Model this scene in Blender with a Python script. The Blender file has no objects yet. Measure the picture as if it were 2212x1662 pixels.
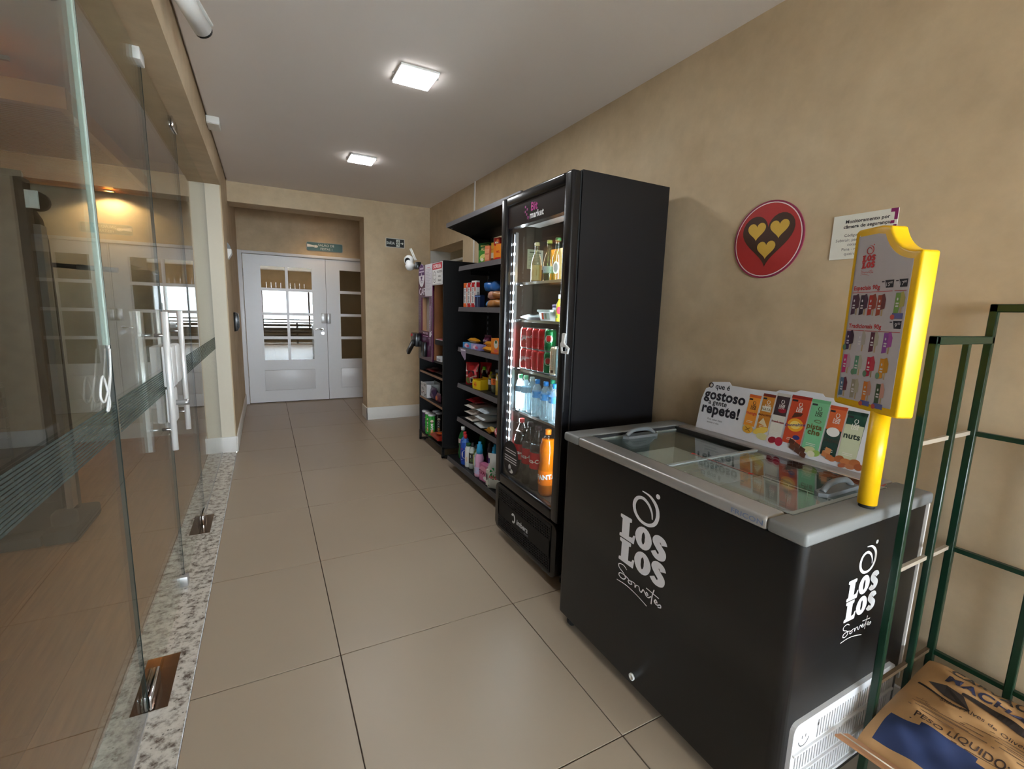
import bpy, bmesh, math, random
from mathutils import Matrix, Vector
R = math.radians
PI = math.pi
rnd = random.Random(7)
sc = bpy.context.scene
col = sc.collection

# ------------------------------------------------------------------ camera
cd = bpy.data.cameras.new('camera')
cam = bpy.data.objects.new('camera', cd)
col.objects.link(cam)
RT = (0.88433884, -0.46590663, 0.02959436)
DN = (-0.04619707, -0.15041547, -0.98754292)
FW = (0.46455424, 0.87195539, -0.15454177)
CP = (-0.20903, -1.81785, 1.41419)
cam.matrix_world = Matrix(((RT[0], -DN[0], -FW[0], CP[0]), (RT[1], -DN[1], -FW[1], CP[1]),
                           (RT[2], -DN[2], -FW[2], CP[2]), (0, 0, 0, 1)))
cd.sensor_fit = 'HORIZONTAL'
cd.sensor_width = 36.0
cd.lens = 998.8835 / 2212 * 36.0
cd.clip_start = 0.02
sc.camera = cam

# ------------------------------------------------------------------ sky, daylight, exposure
world = bpy.data.worlds.new('world')
sc.world = world
world.use_nodes = True
wn = world.node_tree.nodes
bg = wn['Background']
bg.inputs[0].default_value = (0.79, 0.905, 1.0, 1)
bg.inputs[1].default_value = 27.0
sc.view_settings.view_transform = 'Standard'
sc.view_settings.look = 'None'
sc.view_settings.gamma = 1.0
sc.view_settings.use_curve_mapping = False
sc.view_settings.exposure = 0.2


def portal(loc, rot, sx, sy):
    # daylight of the hall window seen mirrored in the door panes; a portal, it only guides the sky light
    l = bpy.data.lights.new('window_back_offscreen', 'AREA')
    l.shape = 'RECTANGLE'; l.size = sx; l.size_y = sy
    l.cycles.is_portal = True
    o = bpy.data.objects.new('window_back_offscreen', l)
    o.location = loc; o.rotation_euler = rot
    col.objects.link(o)


portal((1.3, -6.48, 1.375), (R(90), 0, R(180)), 6.4, 1.85)


# ------------------------------------------------------------------ colour and materials
def lin(c):
    if isinstance(c, str):
        c = tuple(int(c[i:i + 2], 16) for i in (0, 2, 4))
    return tuple((v / 255 / 12.92) if v / 255 <= 0.04045 else ((v / 255 + 0.055) / 1.055) ** 2.4 for v in c[:3])


def newmat(name):
    m = bpy.data.materials.new(name)
    m.use_nodes = True
    nt = m.node_tree
    nt.nodes.clear()
    out = nt.nodes.new('ShaderNodeOutputMaterial')
    b = nt.nodes.new('ShaderNodeBsdfPrincipled')
    nt.links.new(b.outputs[0], out.inputs[0])
    return m, nt, b, out


def noise(nt, scale, detail=3.0, rough=0.55, stretch=None):
    tc = nt.nodes.new('ShaderNodeTexCoord')
    n = nt.nodes.new('ShaderNodeTexNoise')
    n.inputs['Scale'].default_value = scale
    n.inputs['Detail'].default_value = detail
    n.inputs['Roughness'].default_value = rough
    if stretch:
        mp = nt.nodes.new('ShaderNodeMapping')
        mp.inputs['Scale'].default_value = stretch
        nt.links.new(tc.outputs['Object'], mp.inputs[0])
        nt.links.new(mp.outputs[0], n.inputs[0])
    else:
        nt.links.new(tc.outputs['Object'], n.inputs[0])
    return n


def ramp(nt, fac, stops):
    r = nt.nodes.new('ShaderNodeValToRGB')
    e = r.color_ramp.elements
    while len(e) < len(stops):
        e.new(0.5)
    for i, (p, c) in enumerate(stops):
        e[i].position = p
        e[i].color = (*lin(c), 1)
    nt.links.new(fac, r.inputs[0])
    return r


def bump(nt, b, h, strength, dist=0.002):
    bp = nt.nodes.new('ShaderNodeBump')
    bp.inputs['Strength'].default_value = strength
    bp.inputs['Distance'].default_value = dist
    nt.links.new(h, bp.inputs['Height'])
    nt.links.new(bp.outputs[0], b.inputs['Normal'])


def plain(name, c, rough=0.5, metal=0.0, spec=0.5, var=0.05, scale=25, coat=0.0, bmp=0.0, trans=0.0, emit=None, es=0.0):
    m, nt, b, out = newmat(name)
    n = noise(nt, scale)
    l = lin(c)
    mx = nt.nodes.new('ShaderNodeMix'); mx.data_type = 'RGBA'
    mx.inputs[6].default_value = (*[v * (1 - var) for v in l], 1)
    mx.inputs[7].default_value = (*[min(1, v * (1 + var)) for v in l], 1)
    nt.links.new(n.outputs[0], mx.inputs[0])
    nt.links.new(mx.outputs[2], b.inputs['Base Color'])
    b.inputs['Roughness'].default_value = rough
    b.inputs['Metallic'].default_value = metal
    b.inputs['Specular IOR Level'].default_value = spec
    b.inputs['Coat Weight'].default_value = coat
    b.inputs['Transmission Weight'].default_value = trans
    if bmp:
        bump(nt, b, n.outputs[0], bmp)
    if emit:
        b.inputs['Emission Color'].default_value = (*lin(emit), 1)
        b.inputs['Emission Strength'].default_value = es
    return m


def colmat(name, rough=0.5, metal=0.0, spec=0.5, trans=0.0, sss=0.0, bmp=0.0, bscale=60):
    m, nt, b, out = newmat(name)
    a = nt.nodes.new('ShaderNodeAttribute'); a.attribute_name = 'Col'
    n = noise(nt, 40)
    mx = nt.nodes.new('ShaderNodeMix'); mx.data_type = 'RGBA'; mx.blend_type = 'MULTIPLY'
    mx.inputs[0].default_value = 0.06
    nt.links.new(a.outputs[0], mx.inputs[6]); nt.links.new(n.outputs[0], mx.inputs[7])
    nt.links.new(mx.outputs[2], b.inputs['Base Color'])
    b.inputs['Roughness'].default_value = rough
    b.inputs['Metallic'].default_value = metal
    b.inputs['Specular IOR Level'].default_value = spec
    b.inputs['Transmission Weight'].default_value = trans
    if sss:
        b.inputs['Subsurface Weight'].default_value = sss
        b.inputs['Subsurface Radius'].default_value = (0.03, 0.02, 0.01)
    if bmp:
        n2 = noise(nt, bscale, 4)
        bump(nt, b, n2.outputs[0], bmp, 0.003)
    return m


def glassmat(name, tint=(1, 1, 1), f0=0.045, rough=0.0, gl=1.0):
    m = bpy.data.materials.new(name)
    m.use_nodes = True
    nt = m.node_tree
    nt.nodes.clear()
    N = nt.nodes.new; L = nt.links.new
    out = N('ShaderNodeOutputMaterial')
    g = N('ShaderNodeNewGeometry')
    d = N('ShaderNodeVectorMath'); d.operation = 'DOT_PRODUCT'
    L(g.outputs['Incoming'], d.inputs[0]); L(g.outputs['Normal'], d.inputs[1])

    def mt(op, a, bb=None):
        k = N('ShaderNodeMath'); k.operation = op
        for i, v in enumerate((a, bb)):
            if v is None:
                continue
            if isinstance(v, (int, float)):
                k.inputs[i].default_value = v
            else:
                L(v, k.inputs[i])
        return k.outputs[0]
    c = mt('ABSOLUTE', d.outputs['Value'])
    s = mt('POWER', mt('SUBTRACT', 1.0, c), 5.0)
    f = mt('ADD', mt('MULTIPLY', s, 1 - f0), f0)
    t = N('ShaderNodeBsdfTransparent'); t.inputs[0].default_value = (*tint, 1)
    gs = N('ShaderNodeBsdfGlossy'); gs.inputs['Roughness'].default_value = rough
    gs.inputs[0].default_value = (gl, gl, gl, 1)
    mx = N('ShaderNodeMixShader')
    L(f, mx.inputs[0]); L(t.outputs[0], mx.inputs[1]); L(gs.outputs[0], mx.inputs[2])
    L(mx.outputs[0], out.inputs[0])
    return m


def emitmat(name, c, s):
    m = bpy.data.materials.new(name)
    m.use_nodes = True
    nt = m.node_tree
    nt.nodes.clear()
    out = nt.nodes.new('ShaderNodeOutputMaterial')
    e = nt.nodes.new('ShaderNodeEmission')
    e.inputs[0].default_value = (*lin(c), 1)
    e.inputs[1].default_value = s
    nt.links.new(e.outputs[0], out.inputs[0])
    return m


def wallmat(name, c0, c1, c2, rough=0.7):
    m, nt, b, out = newmat(name)
    n = noise(nt, 1.6, 6, 0.62)
    r = ramp(nt, n.outputs[0], [(0.28, c0), (0.5, c1), (0.75, c2)])
    n2 = noise(nt, 9, 5, 0.6)
    r2 = ramp(nt, n2.outputs[0], [(0.3, (238, 238, 238)), (0.7, (255, 255, 255))])
    mx = nt.nodes.new('ShaderNodeMix'); mx.data_type = 'RGBA'; mx.blend_type = 'MULTIPLY'
    mx.inputs[0].default_value = 1.0
    nt.links.new(r.outputs[0], mx.inputs[6]); nt.links.new(r2.outputs[0], mx.inputs[7])
    nt.links.new(mx.outputs[2], b.inputs['Base Color'])
    b.inputs['Roughness'].default_value = rough
    b.inputs['Specular IOR Level'].default_value = 0.35
    bump(nt, b, n2.outputs[0], 0.06)
    return m


M = {}
M['wall'] = wallmat('beige_burnt_cement', (190, 167, 135), (204, 181, 149), (214, 194, 164))
M['ceil'] = plain('ceiling_paint', (236, 228, 223), 0.9, var=0.02, scale=3)
M['gceil'] = plain('gym_ceiling_paint', (236, 228, 223), 0.9, var=0.02, scale=3)
M['gwall'] = wallmat('gym_wall_paint', (196, 186, 164), (203, 194, 173), (208, 199, 180))
M['tile'] = plain('porcelain_tile', (161, 145, 126), 0.36, var=0.07, scale=1.2, spec=0.5)
M['grout'] = plain('grout', (72, 58, 48), 0.9)
M['base'] = plain('white_baseboard', (222, 218, 212), 0.45, var=0.02)
M['white'] = plain('white_lacquer', (226, 226, 228), 0.32, var=0.015)
M['whitep'] = plain('white_plastic', (228, 228, 226), 0.4, var=0.02)
M['black'] = plain('black_powdercoat', (13, 13, 15), 0.5, var=0.15, scale=120, spec=0.3)
M['blackgloss'] = plain('black_gloss_plastic', (20, 20, 23), 0.22, var=0.1)
M['fridge'] = plain('black_fridge_steel', (18, 17, 20), 0.4, var=0.1, scale=90, spec=0.35)
M['rubber'] = plain('dark_rubber', (22, 22, 22), 0.75)
M['graph'] = plain('graphite_steel', (17, 17, 18), 0.36, var=0.06, scale=200, spec=0.4)
M['gfascia'] = plain('grey_shelf_edge', (96, 94, 100), 0.38, metal=0.25, var=0.08)
M['alu'] = plain('brushed_aluminium', (172, 170, 168), 0.34, metal=0.55, var=0.04)
M['greyp'] = plain('grey_plastic', (122, 123, 122), 0.45, var=0.03)
M['pull'] = plain('polished_pull_steel', (244, 244, 242), 0.3, metal=0.45, var=0.02)
M['chrome'] = plain('chrome', (225, 225, 228), 0.12, metal=1.0, var=0.02)
M['steel'] = plain('satin_steel', (190, 190, 190), 0.3, metal=1.0, var=0.04)
M['plate'] = plain('polished_plate', (150, 128, 112), 0.14, metal=1.0, var=0.05)
M['glass'] = glassmat('clear_pane_glass', (0.93, 0.97, 0.945), 0.042)
M['doorglass'] = glassmat('door_pane_glass', (0.62, 0.63, 0.62), 0.16)
M['fglass'] = glassmat('fridge_glass', (0.965, 0.985, 0.98), 0.035, gl=0.8)
M['lidglass'] = glassmat('lid_glass', (0.95, 0.985, 0.97), 0.07)
M['pet'] = glassmat('clear_pet', (0.93, 0.96, 0.96), 0.06, 0.05)
M['petw'] = glassmat('water_pet', (0.86, 0.93, 0.96), 0.08, 0.04)
_nt = M['petw'].node_tree
_o = [n for n in _nt.nodes if n.type == 'OUTPUT_MATERIAL'][0]
_m = [n for n in _nt.nodes if n.type == 'MIX_SHADER'][0]
_d = _nt.nodes.new('ShaderNodeBsdfDiffuse'); _d.inputs[0].default_value = (0.62, 0.76, 0.82, 1)
_t = _nt.nodes.new('ShaderNodeBsdfTranslucent'); _t.inputs[0].default_value = (0.62, 0.76, 0.82, 1)
_a = _nt.nodes.new('ShaderNodeAddShader'); _x = _nt.nodes.new('ShaderNodeMixShader'); _x.inputs[0].default_value = 0.13
_nt.links.new(_d.outputs[0], _a.inputs[0]); _nt.links.new(_t.outputs[0], _a.inputs[1])
_nt.links.new(_m.outputs[0], _x.inputs[1]); _nt.links.new(_a.outputs[0], _x.inputs[2]); _nt.links.new(_x.outputs[0], _o.inputs[0])
M['gedge'] = plain('glass_edge_green', (34, 46, 42), 0.3, var=0.04)
M['screen'] = plain('dark_screen_glass', (20, 17, 16), 0.2)
M['led'] = emitmat('panel_diffuser', (255, 255, 255), 22.0)
M['fled'] = emitmat('fridge_led', (222, 240, 255), 55.0)
M['warm'] = emitmat('warm_led', (255, 176, 92), 22.0)
M['warm2'] = emitmat('warm_strip_led', (255, 160, 70), 60.0)
M['liner'] = plain('freezer_liner_white', (244, 248, 247), 0.4, var=0.01)
M['P'] = colmat('printed_paper', 0.55)
M['G'] = colmat('glossy_pack', 0.24)
M['F'] = colmat('foil_pack', 0.3, 0.35, bmp=0.25, bscale=45)
M['K'] = colmat('soft_bag', 0.35, bmp=0.3, bscale=30)
M['can'] = colmat('can_metal', 0.25, 0.55)
M['liq'] = colmat('bottled_liquid', 0.12, 0, 0.6, 0.35, 0.15)
M['plas'] = colmat('coloured_plastic', 0.35)
M['yel'] = plain('yellow_topper_plastic', (250, 196, 12), 0.32, var=0.03)
M['green'] = plain('green_painted_steel', (11, 46, 31), 0.28, var=0.15, scale=60)
M['kraft'] = colmat('kraft_paper', 0.7, bmp=0.4, bscale=14)
M['wood'] = None


def woodmat(name, c0, c1, c2, stretch, scale=6.0, rough=0.42):
    m, nt, b, out = newmat(name)
    n = noise(nt, scale, 5, 0.6, stretch)
    r = ramp(nt, n.outputs[0], [(0.25, c0), (0.5, c1), (0.75, c2)])
    oi = nt.nodes.new('ShaderNodeObjectInfo')
    hs = nt.nodes.new('ShaderNodeHueSaturation')
    mr = nt.nodes.new('ShaderNodeMapRange')
    mr.inputs['To Min'].default_value = 0.86; mr.inputs['To Max'].default_value = 1.12
    nt.links.new(oi.outputs['Random'], mr.inputs[0])
    nt.links.new(mr.outputs[0], hs.inputs['Value'])
    nt.links.new(r.outputs[0], hs.inputs['Color'])
    nt.links.new(hs.outputs[0], b.inputs['Base Color'])
    b.inputs['Roughness'].default_value = rough
    return m


M['plank'] = woodmat('laminate_plank', (128, 84, 50), (154, 104, 64), (172, 120, 76), (6, 0.5, 1))
M['wood'] = woodmat('brown_wood', (104, 62, 30), (128, 78, 40), (140, 90, 50), (1, 6, 0.5))
M['slat'] = woodmat('slatted_ceiling_wood', (168, 110, 66), (186, 126, 78), (200, 140, 90), (0.5, 6, 1))

gm, gnt, gb, _ = newmat('white_granite')
gn = noise(gnt, 26, 6, 0.68)
gr = ramp(gnt, gn.outputs[0], [(0.36, (96, 84, 76)), (0.43, (150, 142, 132)), (0.52, (196, 189, 178)), (0.72, (212, 206, 196))])
gv = gnt.nodes.new('ShaderNodeTexVoronoi'); gv.inputs['Scale'].default_value = 42
gtc = gnt.nodes.new('ShaderNodeTexCoord'); gnt.links.new(gtc.outputs['Object'], gv.inputs[0])
gr2 = ramp(gnt, gv.outputs['Distance'], [(0.10, (70, 58, 52)), (0.19, (255, 255, 255))])
gx = gnt.nodes.new('ShaderNodeMix'); gx.data_type = 'RGBA'; gx.blend_type = 'MULTIPLY'; gx.inputs[0].default_value = 0.75
gnt.links.new(gr.outputs[0], gx.inputs[6]); gnt.links.new(gr2.outputs[0], gx.inputs[7])
gnt.links.new(gx.outputs[2], gb.inputs['Base Color'])
gb.inputs['Roughness'].default_value = 0.25
M['granite'] = gm


# ------------------------------------------------------------------ mesh building
class MB:
    def __init__(s, c=(128, 128, 128)):
        s.v = []; s.f = []; s.c = []; s.sm = []; s.dc = c

    def add(s, vs, fs, c=None, smooth=False):
        o = len(s.v)
        s.v += [tuple(p) for p in vs]
        cl = lin(c or s.dc)
        for f in fs:
            s.f.append([i + o for i in f]); s.c.append(cl); s.sm.append(smooth)
        return s

    def box(s, x0, y0, z0, x1, y1, z1, c=None):
        x0, x1 = sorted((x0, x1)); y0, y1 = sorted((y0, y1)); z0, z1 = sorted((z0, z1))
        v = [(x0, y0, z0), (x1, y0, z0), (x1, y1, z0), (x0, y1, z0), (x0, y0, z1), (x1, y0, z1), (x1, y1, z1), (x0, y1, z1)]
        f = [(0, 3, 2, 1), (4, 5, 6, 7), (0, 1, 5, 4), (1, 2, 6, 5), (2, 3, 7, 6), (3, 0, 4, 7)]
        return s.add(v, f, c)

    def lathe(s, prof, n=16, at=(0, 0, 0), cols=None, axis='z', cap=True, c=None):
        vs = []
        for r, z in prof:
            for k in range(n):
                a = 2 * PI * k / n
                p = (r * math.cos(a), r * math.sin(a), z)
                if axis == 'x':
                    p = (z, r * math.cos(a), r * math.sin(a))
                elif axis == 'y':
                    p = (r * math.sin(a), z, r * math.cos(a))
                vs.append((p[0] + at[0], p[1] + at[1], p[2] + at[2]))
        for i in range(len(prof) - 1):
            fs = [(i * n + k, i * n + (k + 1) % n, (i + 1) * n + (k + 1) % n, (i + 1) * n + k) for k in range(n)]
            cc = cols[i] if cols else c
            o = len(s.v)
            if i == 0:
                base = len(s.v); s.v += vs
            cl = lin(cc or s.dc)
            for f in fs:
                s.f.append([q + base for q in f]); s.c.append(cl); s.sm.append(True)
        if cap:
            for i, rev in ((0, True), (len(prof) - 1, False)):
                if prof[i][0] > 1e-5:
                    f = [base + i * n + k for k in range(n)]
                    s.f.append(f[::-1] if rev else f)
                    s.c.append(lin((cols[0] if rev else cols[-1]) if cols else (c or s.dc))); s.sm.append(False)
        return s

    def tube(s, pts, r, n=8, c=None, close=False):
        pts = [Vector(p) for p in pts]
        rr = r if isinstance(r, (list, tuple)) else [r] * len(pts)
        rings = []
        up0 = None
        for i, p in enumerate(pts):
            if close:
                d = pts[(i + 1) % len(pts)] - pts[i - 1]
            else:
                d = pts[min(i + 1, len(pts) - 1)] - pts[max(i - 1, 0)]
            d.normalize()
            if up0 is None:
                up0 = Vector((0, 0, 1)) if abs(d.z) < 0.9 else Vector((1, 0, 0))
            a = d.cross(up0).normalized(); b = a.cross(d).normalized(); up0 = b
            rings.append([p + (a * math.cos(2 * PI * k / n) + b * math.sin(2 * PI * k / n)) * rr[i] for k in range(n)])
        vs = [q for g in rings for q in g]
        m = len(pts)
        fs = []
        for i in range(m if close else m - 1):
            j = (i + 1) % m
            fs += [(i * n + k, i * n + (k + 1) % n, j * n + (k + 1) % n, j * n + k) for k in range(n)]
        s.add(vs, fs, c, True)
        if not close:
            o = len(s.v) - len(vs)
            for f in ([o + k for k in range(n)][::-1], [o + (m - 1) * n + k for k in range(n)]):
                s.f.append(f); s.c.append(lin(c or s.dc)); s.sm.append(False)
        return s

    def bar(s, p, q, w, h=None, c=None, up=(0, 0, 1)):
        p = Vector(p); q = Vector(q); h = h or w
        d = (q - p).normalized(); u = Vector(up)
        if abs(d.dot(u)) > 0.95:
            u = Vector((1, 0, 0))
        a = d.cross(u).normalized() * w / 2; b = a.cross(d).normalized() * h / 2
        v = [e + i * a + j * b for e in (p, q) for i, j in ((-1, -1), (1, -1), (1, 1), (-1, 1))]
        return s.add(v, [(0, 1, 2, 3), (7, 6, 5, 4), (0, 4, 5, 1), (1, 5, 6, 2), (2, 6, 7, 3), (3, 7, 4, 0)], c)

    def prism(s, pts, pl, t0, t1, c=None, smooth=False):
        n = len(pts)
        v = [pl(u, w, t0) for u, w in pts] + [pl(u, w, t1) for u, w in pts]
        f = [list(range(n))[::-1], [n + i for i in range(n)]]
        s.add(v, f, c)
        o = len(s.v) - 2 * n
        cl = lin(c or s.dc)
        for i in range(n):
            j = (i + 1) % n
            s.f.append([o + i, o + j, o + n + j, o + n + i]); s.c.append(cl); s.sm.append(smooth)
        return s

    def poly(s, pts, pl, lift, c=None):
        return s.add([pl(u, w, lift) for u, w in pts], [list(range(len(pts)))], c)

    def rect(s, u0, v0, u1, v1, pl, lift, c=None):
        return s.poly([(u0, v0), (u1, v0), (u1, v1), (u0, v1)], pl, lift, c)

    def stroke(s, pts, w, pl, lift, c=None, close=False):
        n = len(pts)
        ws = w if isinstance(w, (list, tuple)) else [w] * n
        a = []
        for i in range(n):
            if close:
                p, q = pts[i - 1], pts[(i + 1) % n]
            else:
                p, q = pts[max(i - 1, 0)], pts[min(i + 1, n - 1)]
            dx, dy = q[0] - p[0], q[1] - p[1]
            l = math.hypot(dx, dy) or 1
            nx, ny = -dy / l * ws[i] / 2, dx / l * ws[i] / 2
            a.append(((pts[i][0] + nx, pts[i][1] + ny), (pts[i][0] - nx, pts[i][1] - ny)))
        for i in range(n if close else n - 1):
            j = (i + 1) % n
            s.poly([a[i][0], a[i][1], a[j][1], a[j][0]], pl, lift + i * 6e-6, c)
        return s

    def text(s, t, u, v, size, pl, lift, c=None, bold=0.0, align='C', sx=1.0, shear=0.0, rot=0.0):
        vs, fs, w = textmesh(t, bold)
        off = {'C': -w / 2, 'L': 0, 'R': -w}[align]
        ca, sa = math.cos(rot), math.sin(rot)
        P = []
        for x, y in vs:
            x = (x + off + shear * y) * size * sx; y = y * size
            P.append(pl(u + x * ca - y * sa, v + x * sa + y * ca, lift))
        return s.add(P, fs, c)

    def mesh(s, name, bevel=0.0, seg=2, inv=None, weld=False):
        me = bpy.data.meshes.new(name)
        vs = s.v if inv is None else [tuple(inv @ Vector(p)) for p in s.v]
        me.from_pydata(vs, [], s.f)
        ca = me.color_attributes.new('Col', 'FLOAT_COLOR', 'CORNER')
        d = []
        for f, c in zip(s.f, s.c):
            d += [c[0], c[1], c[2], 1.0] * len(f)
        ca.data.foreach_set('color', d)
        me.polygons.foreach_set('use_smooth', s.sm)
        if bevel or weld:
            bm = bmesh.new(); bm.from_mesh(me)
            if weld:
                bmesh.ops.remove_doubles(bm, verts=bm.verts, dist=1e-5)
            if bevel:
                es = [e for e in bm.edges if len(e.link_faces) == 2 and e.calc_face_angle(0) > R(35)]
                bmesh.ops.bevel(bm, geom=es, offset=bevel, segments=seg, affect='EDGES', profile=0.5)
                for f in bm.faces:
                    f.smooth = True
                for e in bm.edges:
                    if len(e.link_faces) == 2 and e.calc_face_angle(0) > R(40):
                        e.smooth = False
            bm.to_mesh(me); bm.free()
        me.update()
        return me


_tc = {}


def textmesh(t, bold=0.0):
    k = (t, bold)
    if k not in _tc:
        cu = bpy.data.curves.new('t', 'FONT')
        cu.body = t; cu.size = 1.0; cu.offset = bold; cu.resolution_u = 3
        if bold:
            cu.space_character = 1.0 + bold * 1.6
        o = bpy.data.objects.new('t', cu)
        me = o.to_mesh()
        vs = [(v.co.x, v.co.y) for v in me.vertices]
        fs = [list(p.vertices) for p in me.polygons]
        o.to_mesh_clear()
        x0 = min([v[0] for v in vs] or [0]); x1 = max([v[0] for v in vs] or [0])
        vs = [(x - x0, y) for x, y in vs]
        bpy.data.objects.remove(o); bpy.data.curves.remove(cu)
        _tc[k] = (vs, fs, x1 - x0)
    return _tc[k]


def plane(o, U, V):
    o = Vector(o); U = Vector(U).normalized(); V = Vector(V).normalized(); N = U.cross(V)
    return lambda u, v, w=0.0: o + U * u + V * v + N * w


def cyl(r, ang=0.0, at=(0, 0, 0)):
    # wraps a print round a vertical cylinder; ang = direction of the middle of the print (0 = local -Y)
    def f(u, v, w=0.0):
        a = u / r + ang - PI / 2
        return Vector((at[0] + (r + w) * math.cos(a), at[1] + (r + w) * math.sin(a), at[2] + v))
    return f


def ell(cx, cy, rx, ry, n=24, rot=0.0, a0=0.0, a1=2 * PI):
    r = []
    m = n if abs(a1 - a0 - 2 * PI) < 1e-6 else n + 1
    for k in range(m):
        a = a0 + (a1 - a0) * k / n
        x, y = rx * math.cos(a), ry * math.sin(a)
        r.append((cx + x * math.cos(rot) - y * math.sin(rot), cy + x * math.sin(rot) + y * math.cos(rot)))
    return r


def rrect(x0, y0, x1, y1, r, n=4):
    p = []
    for cx, cy, a in ((x1 - r, y1 - r, 0), (x0 + r, y1 - r, 90), (x0 + r, y0 + r, 180), (x1 - r, y0 + r, 270)):
        for k in range(n + 1):
            t = R(a + 90 * k / n)
            p.append((cx + r * math.cos(t), cy + r * math.sin(t)))
    return p


def heart(cx, cy, s, n=40, rx=1.0):
    p = []
    for k in range(n):
        t = 2 * PI * k / n
        x = 16 * math.sin(t) ** 3
        y = 13 * math.cos(t) - 5 * math.cos(2 * t) - 2 * math.cos(3 * t) - math.cos(4 * t)
        p.append((cx + s * x / 17 * rx, cy + s * (y + 2.5) / 17))
    return p[::-1]


def spline(pts, n=6):
    out = []
    m = len(pts)
    for i in range(m - 1):
        p0, p1, p2, p3 = pts[max(i - 1, 0)], pts[i], pts[i + 1], pts[min(i + 2, m - 1)]
        for k in range(n):
            t = k / n
            out.append(tuple(0.5 * (2 * b + (c - a) * t + (2 * a - 5 * b + 4 * c - d) * t * t + (3 * b - a - 3 * c + d) * t ** 3)
                             for a, b, c, d in zip(p0, p1, p2, p3)))
    out.append(tuple(pts[-1]))
    return out


def wmat(o):
    m = o.matrix_basis.copy()
    return wmat(o.parent) @ m if o.parent else m


def tag(o, label=None, cat=None, group=None, kind=None):
    for k, v in (('label', label), ('category', cat), ('group', group), ('kind', kind)):
        if v:
            o[k] = v
    return o


def thing(name, label, cat, loc=(0, 0, 0), rz=0.0, group=None):
    o = bpy.data.objects.new(name, None)
    o.empty_display_size = 0.05
    col.objects.link(o)
    o.location = loc; o.rotation_euler = (0, 0, rz)
    return tag(o, label, cat, group)


def part(name, mb, mat, parent=None, local=False, loc=None, bevel=0.0, seg=2, label=None, kind=None, weld=False):
    inv = None
    if parent is not None and not local:
        inv = wmat(parent).inverted()
    if loc is not None:
        inv = Matrix.Translation(Vector(loc)).inverted()
    me = mb.mesh(name, bevel, seg, inv, weld)
    o = bpy.data.objects.new(name, me)
    me.materials.append(M[mat] if isinstance(mat, str) else mat)
    col.objects.link(o)
    if parent is not None:
        o.parent = parent
    elif loc is not None:
        o.location = loc
    return tag(o, label, None, None, kind)


def solo(name, mb, mat, label, cat, loc, group=None, bevel=0.0, seg=2, weld=False, rz=0.0, local=False):
    # a thing that is one mesh; local = the mesh is already given about its own base
    if local:
        o = part(name, mb, mat, bevel=bevel, seg=seg, weld=weld)
        o.location = loc; o.rotation_euler = (0, 0, rz)
    else:
        o = part(name, mb, mat, loc=loc, bevel=bevel, seg=seg, weld=weld)
    return tag(o, label, cat, group)


def struct(name, mb, mat, parent=None, bevel=0.0, loc=None):
    o = part(name, mb, mat, parent, bevel=bevel, loc=loc)
    if parent is None:
        o['kind'] = 'structure'
    return o


def sroot(name, loc=(0, 0, 0)):
    o = bpy.data.objects.new(name, None)
    o.empty_display_size = 0.05
    col.objects.link(o); o.location = loc
    o['kind'] = 'structure'
    return o


def dup(root, loc, rz=None, label=None, parent=None):
    r = root.copy(); col.objects.link(r)
    r.parent = parent
    if loc is not None:
        r.location = loc
    if rz is not None:
        r.rotation_euler = (0, 0, rz)
    if label:
        r['label'] = label
    for ch in root.children:
        c = dup(ch, None, None, None, r)
    return r


def box(*a, c=None):
    return MB().box(*a, c=c)


def light(name, kind, loc, power, color, rot=(0, 0, 0), parent=None, **kw):
    l = bpy.data.lights.new(name, kind)
    l.energy = power; l.color = color
    for k, v in kw.items():
        setattr(l, k, v)
    o = bpy.data.objects.new(name, l)
    col.objects.link(o)
    o.location = loc; o.rotation_euler = rot
    return o

# ================================================================== the setting
XR, XL = 1.704, -0.512          # right wall, left wall face
YP, YD = 4.136, 5.72            # pilaster face, door plane
ZC = 2.69                       # ceiling
YB, YO = -6.5, -2.75            # back window wall, where the corridor opens into the hall

# floor: slab of grout with every tile laid on it
fl = struct('floor', box(-3.2, YB, -0.06, 5.2, YO - 0.05, -0.004).box(-0.515, YO - 0.05, -0.06, XR + 0.1, YD + 0.1, -0.004), 'grout')
tiles = {}


def tile(x0, y0, x1, y1):
    g = 0.0021
    k = (round(x1 - x0, 4), round(y1 - y0, 4))
    if k not in tiles:
        m = MB().box(g, g, -0.012, k[0] - g, k[1] - g, 0.0).mesh('floor_tile', 0.0008, 1)
        m.materials.append(M['tile']); tiles[k] = m
    o = bpy.data.objects.new('floor_tile', tiles[k])
    o.location = (x0, y0, 0)
    o.parent = fl
    col.objects.link(o)


xs = [-0.515, 0, 0.8, 1.6, XR]
for j in range(-3, 8):
    y0, y1 = 0.8 * j, min(0.8 * (j + 1), YD)
    if y1 - y0 < 0.02:
        continue
    for i in range(4):
        tile(xs[i], y0, xs[i + 1], y1)
for j in range(-8, -3):
    for i in range(-4, 7):
        tile(0.8 * i, max(0.8 * j, YB), min(0.8 * (i + 1), 5.2), 0.8 * (j + 1))

# gym floor: laminate planks running along the corridor
gf = struct('floor_gym', box(-4.4, -3.0, -0.06, -0.74, 4.15, -0.006), 'plank')
pm = {}
for i in range(18):
    x0 = -0.744 - 0.2 * (i + 1)
    y = -3.0 + (i * 0.47) % 1.3 - 1.3
    while y < 4.15:
        a, b = max(y, -3.0), min(y + 1.3, 4.15)
        if b - a > 0.05:
            k = round(b - a, 3)
            if k not in pm:
                m = MB().box(0.0007, 0.0007, -0.01, 0.1993, k - 0.0007, -0.001).mesh('floor_plank')
                m.materials.append(M['plank']); pm[k] = m
            o = bpy.data.objects.new('floor_plank', pm[k])
            o.location = (x0, a, 0); o.parent = gf
            col.objects.link(o)
        y += 1.3

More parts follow.
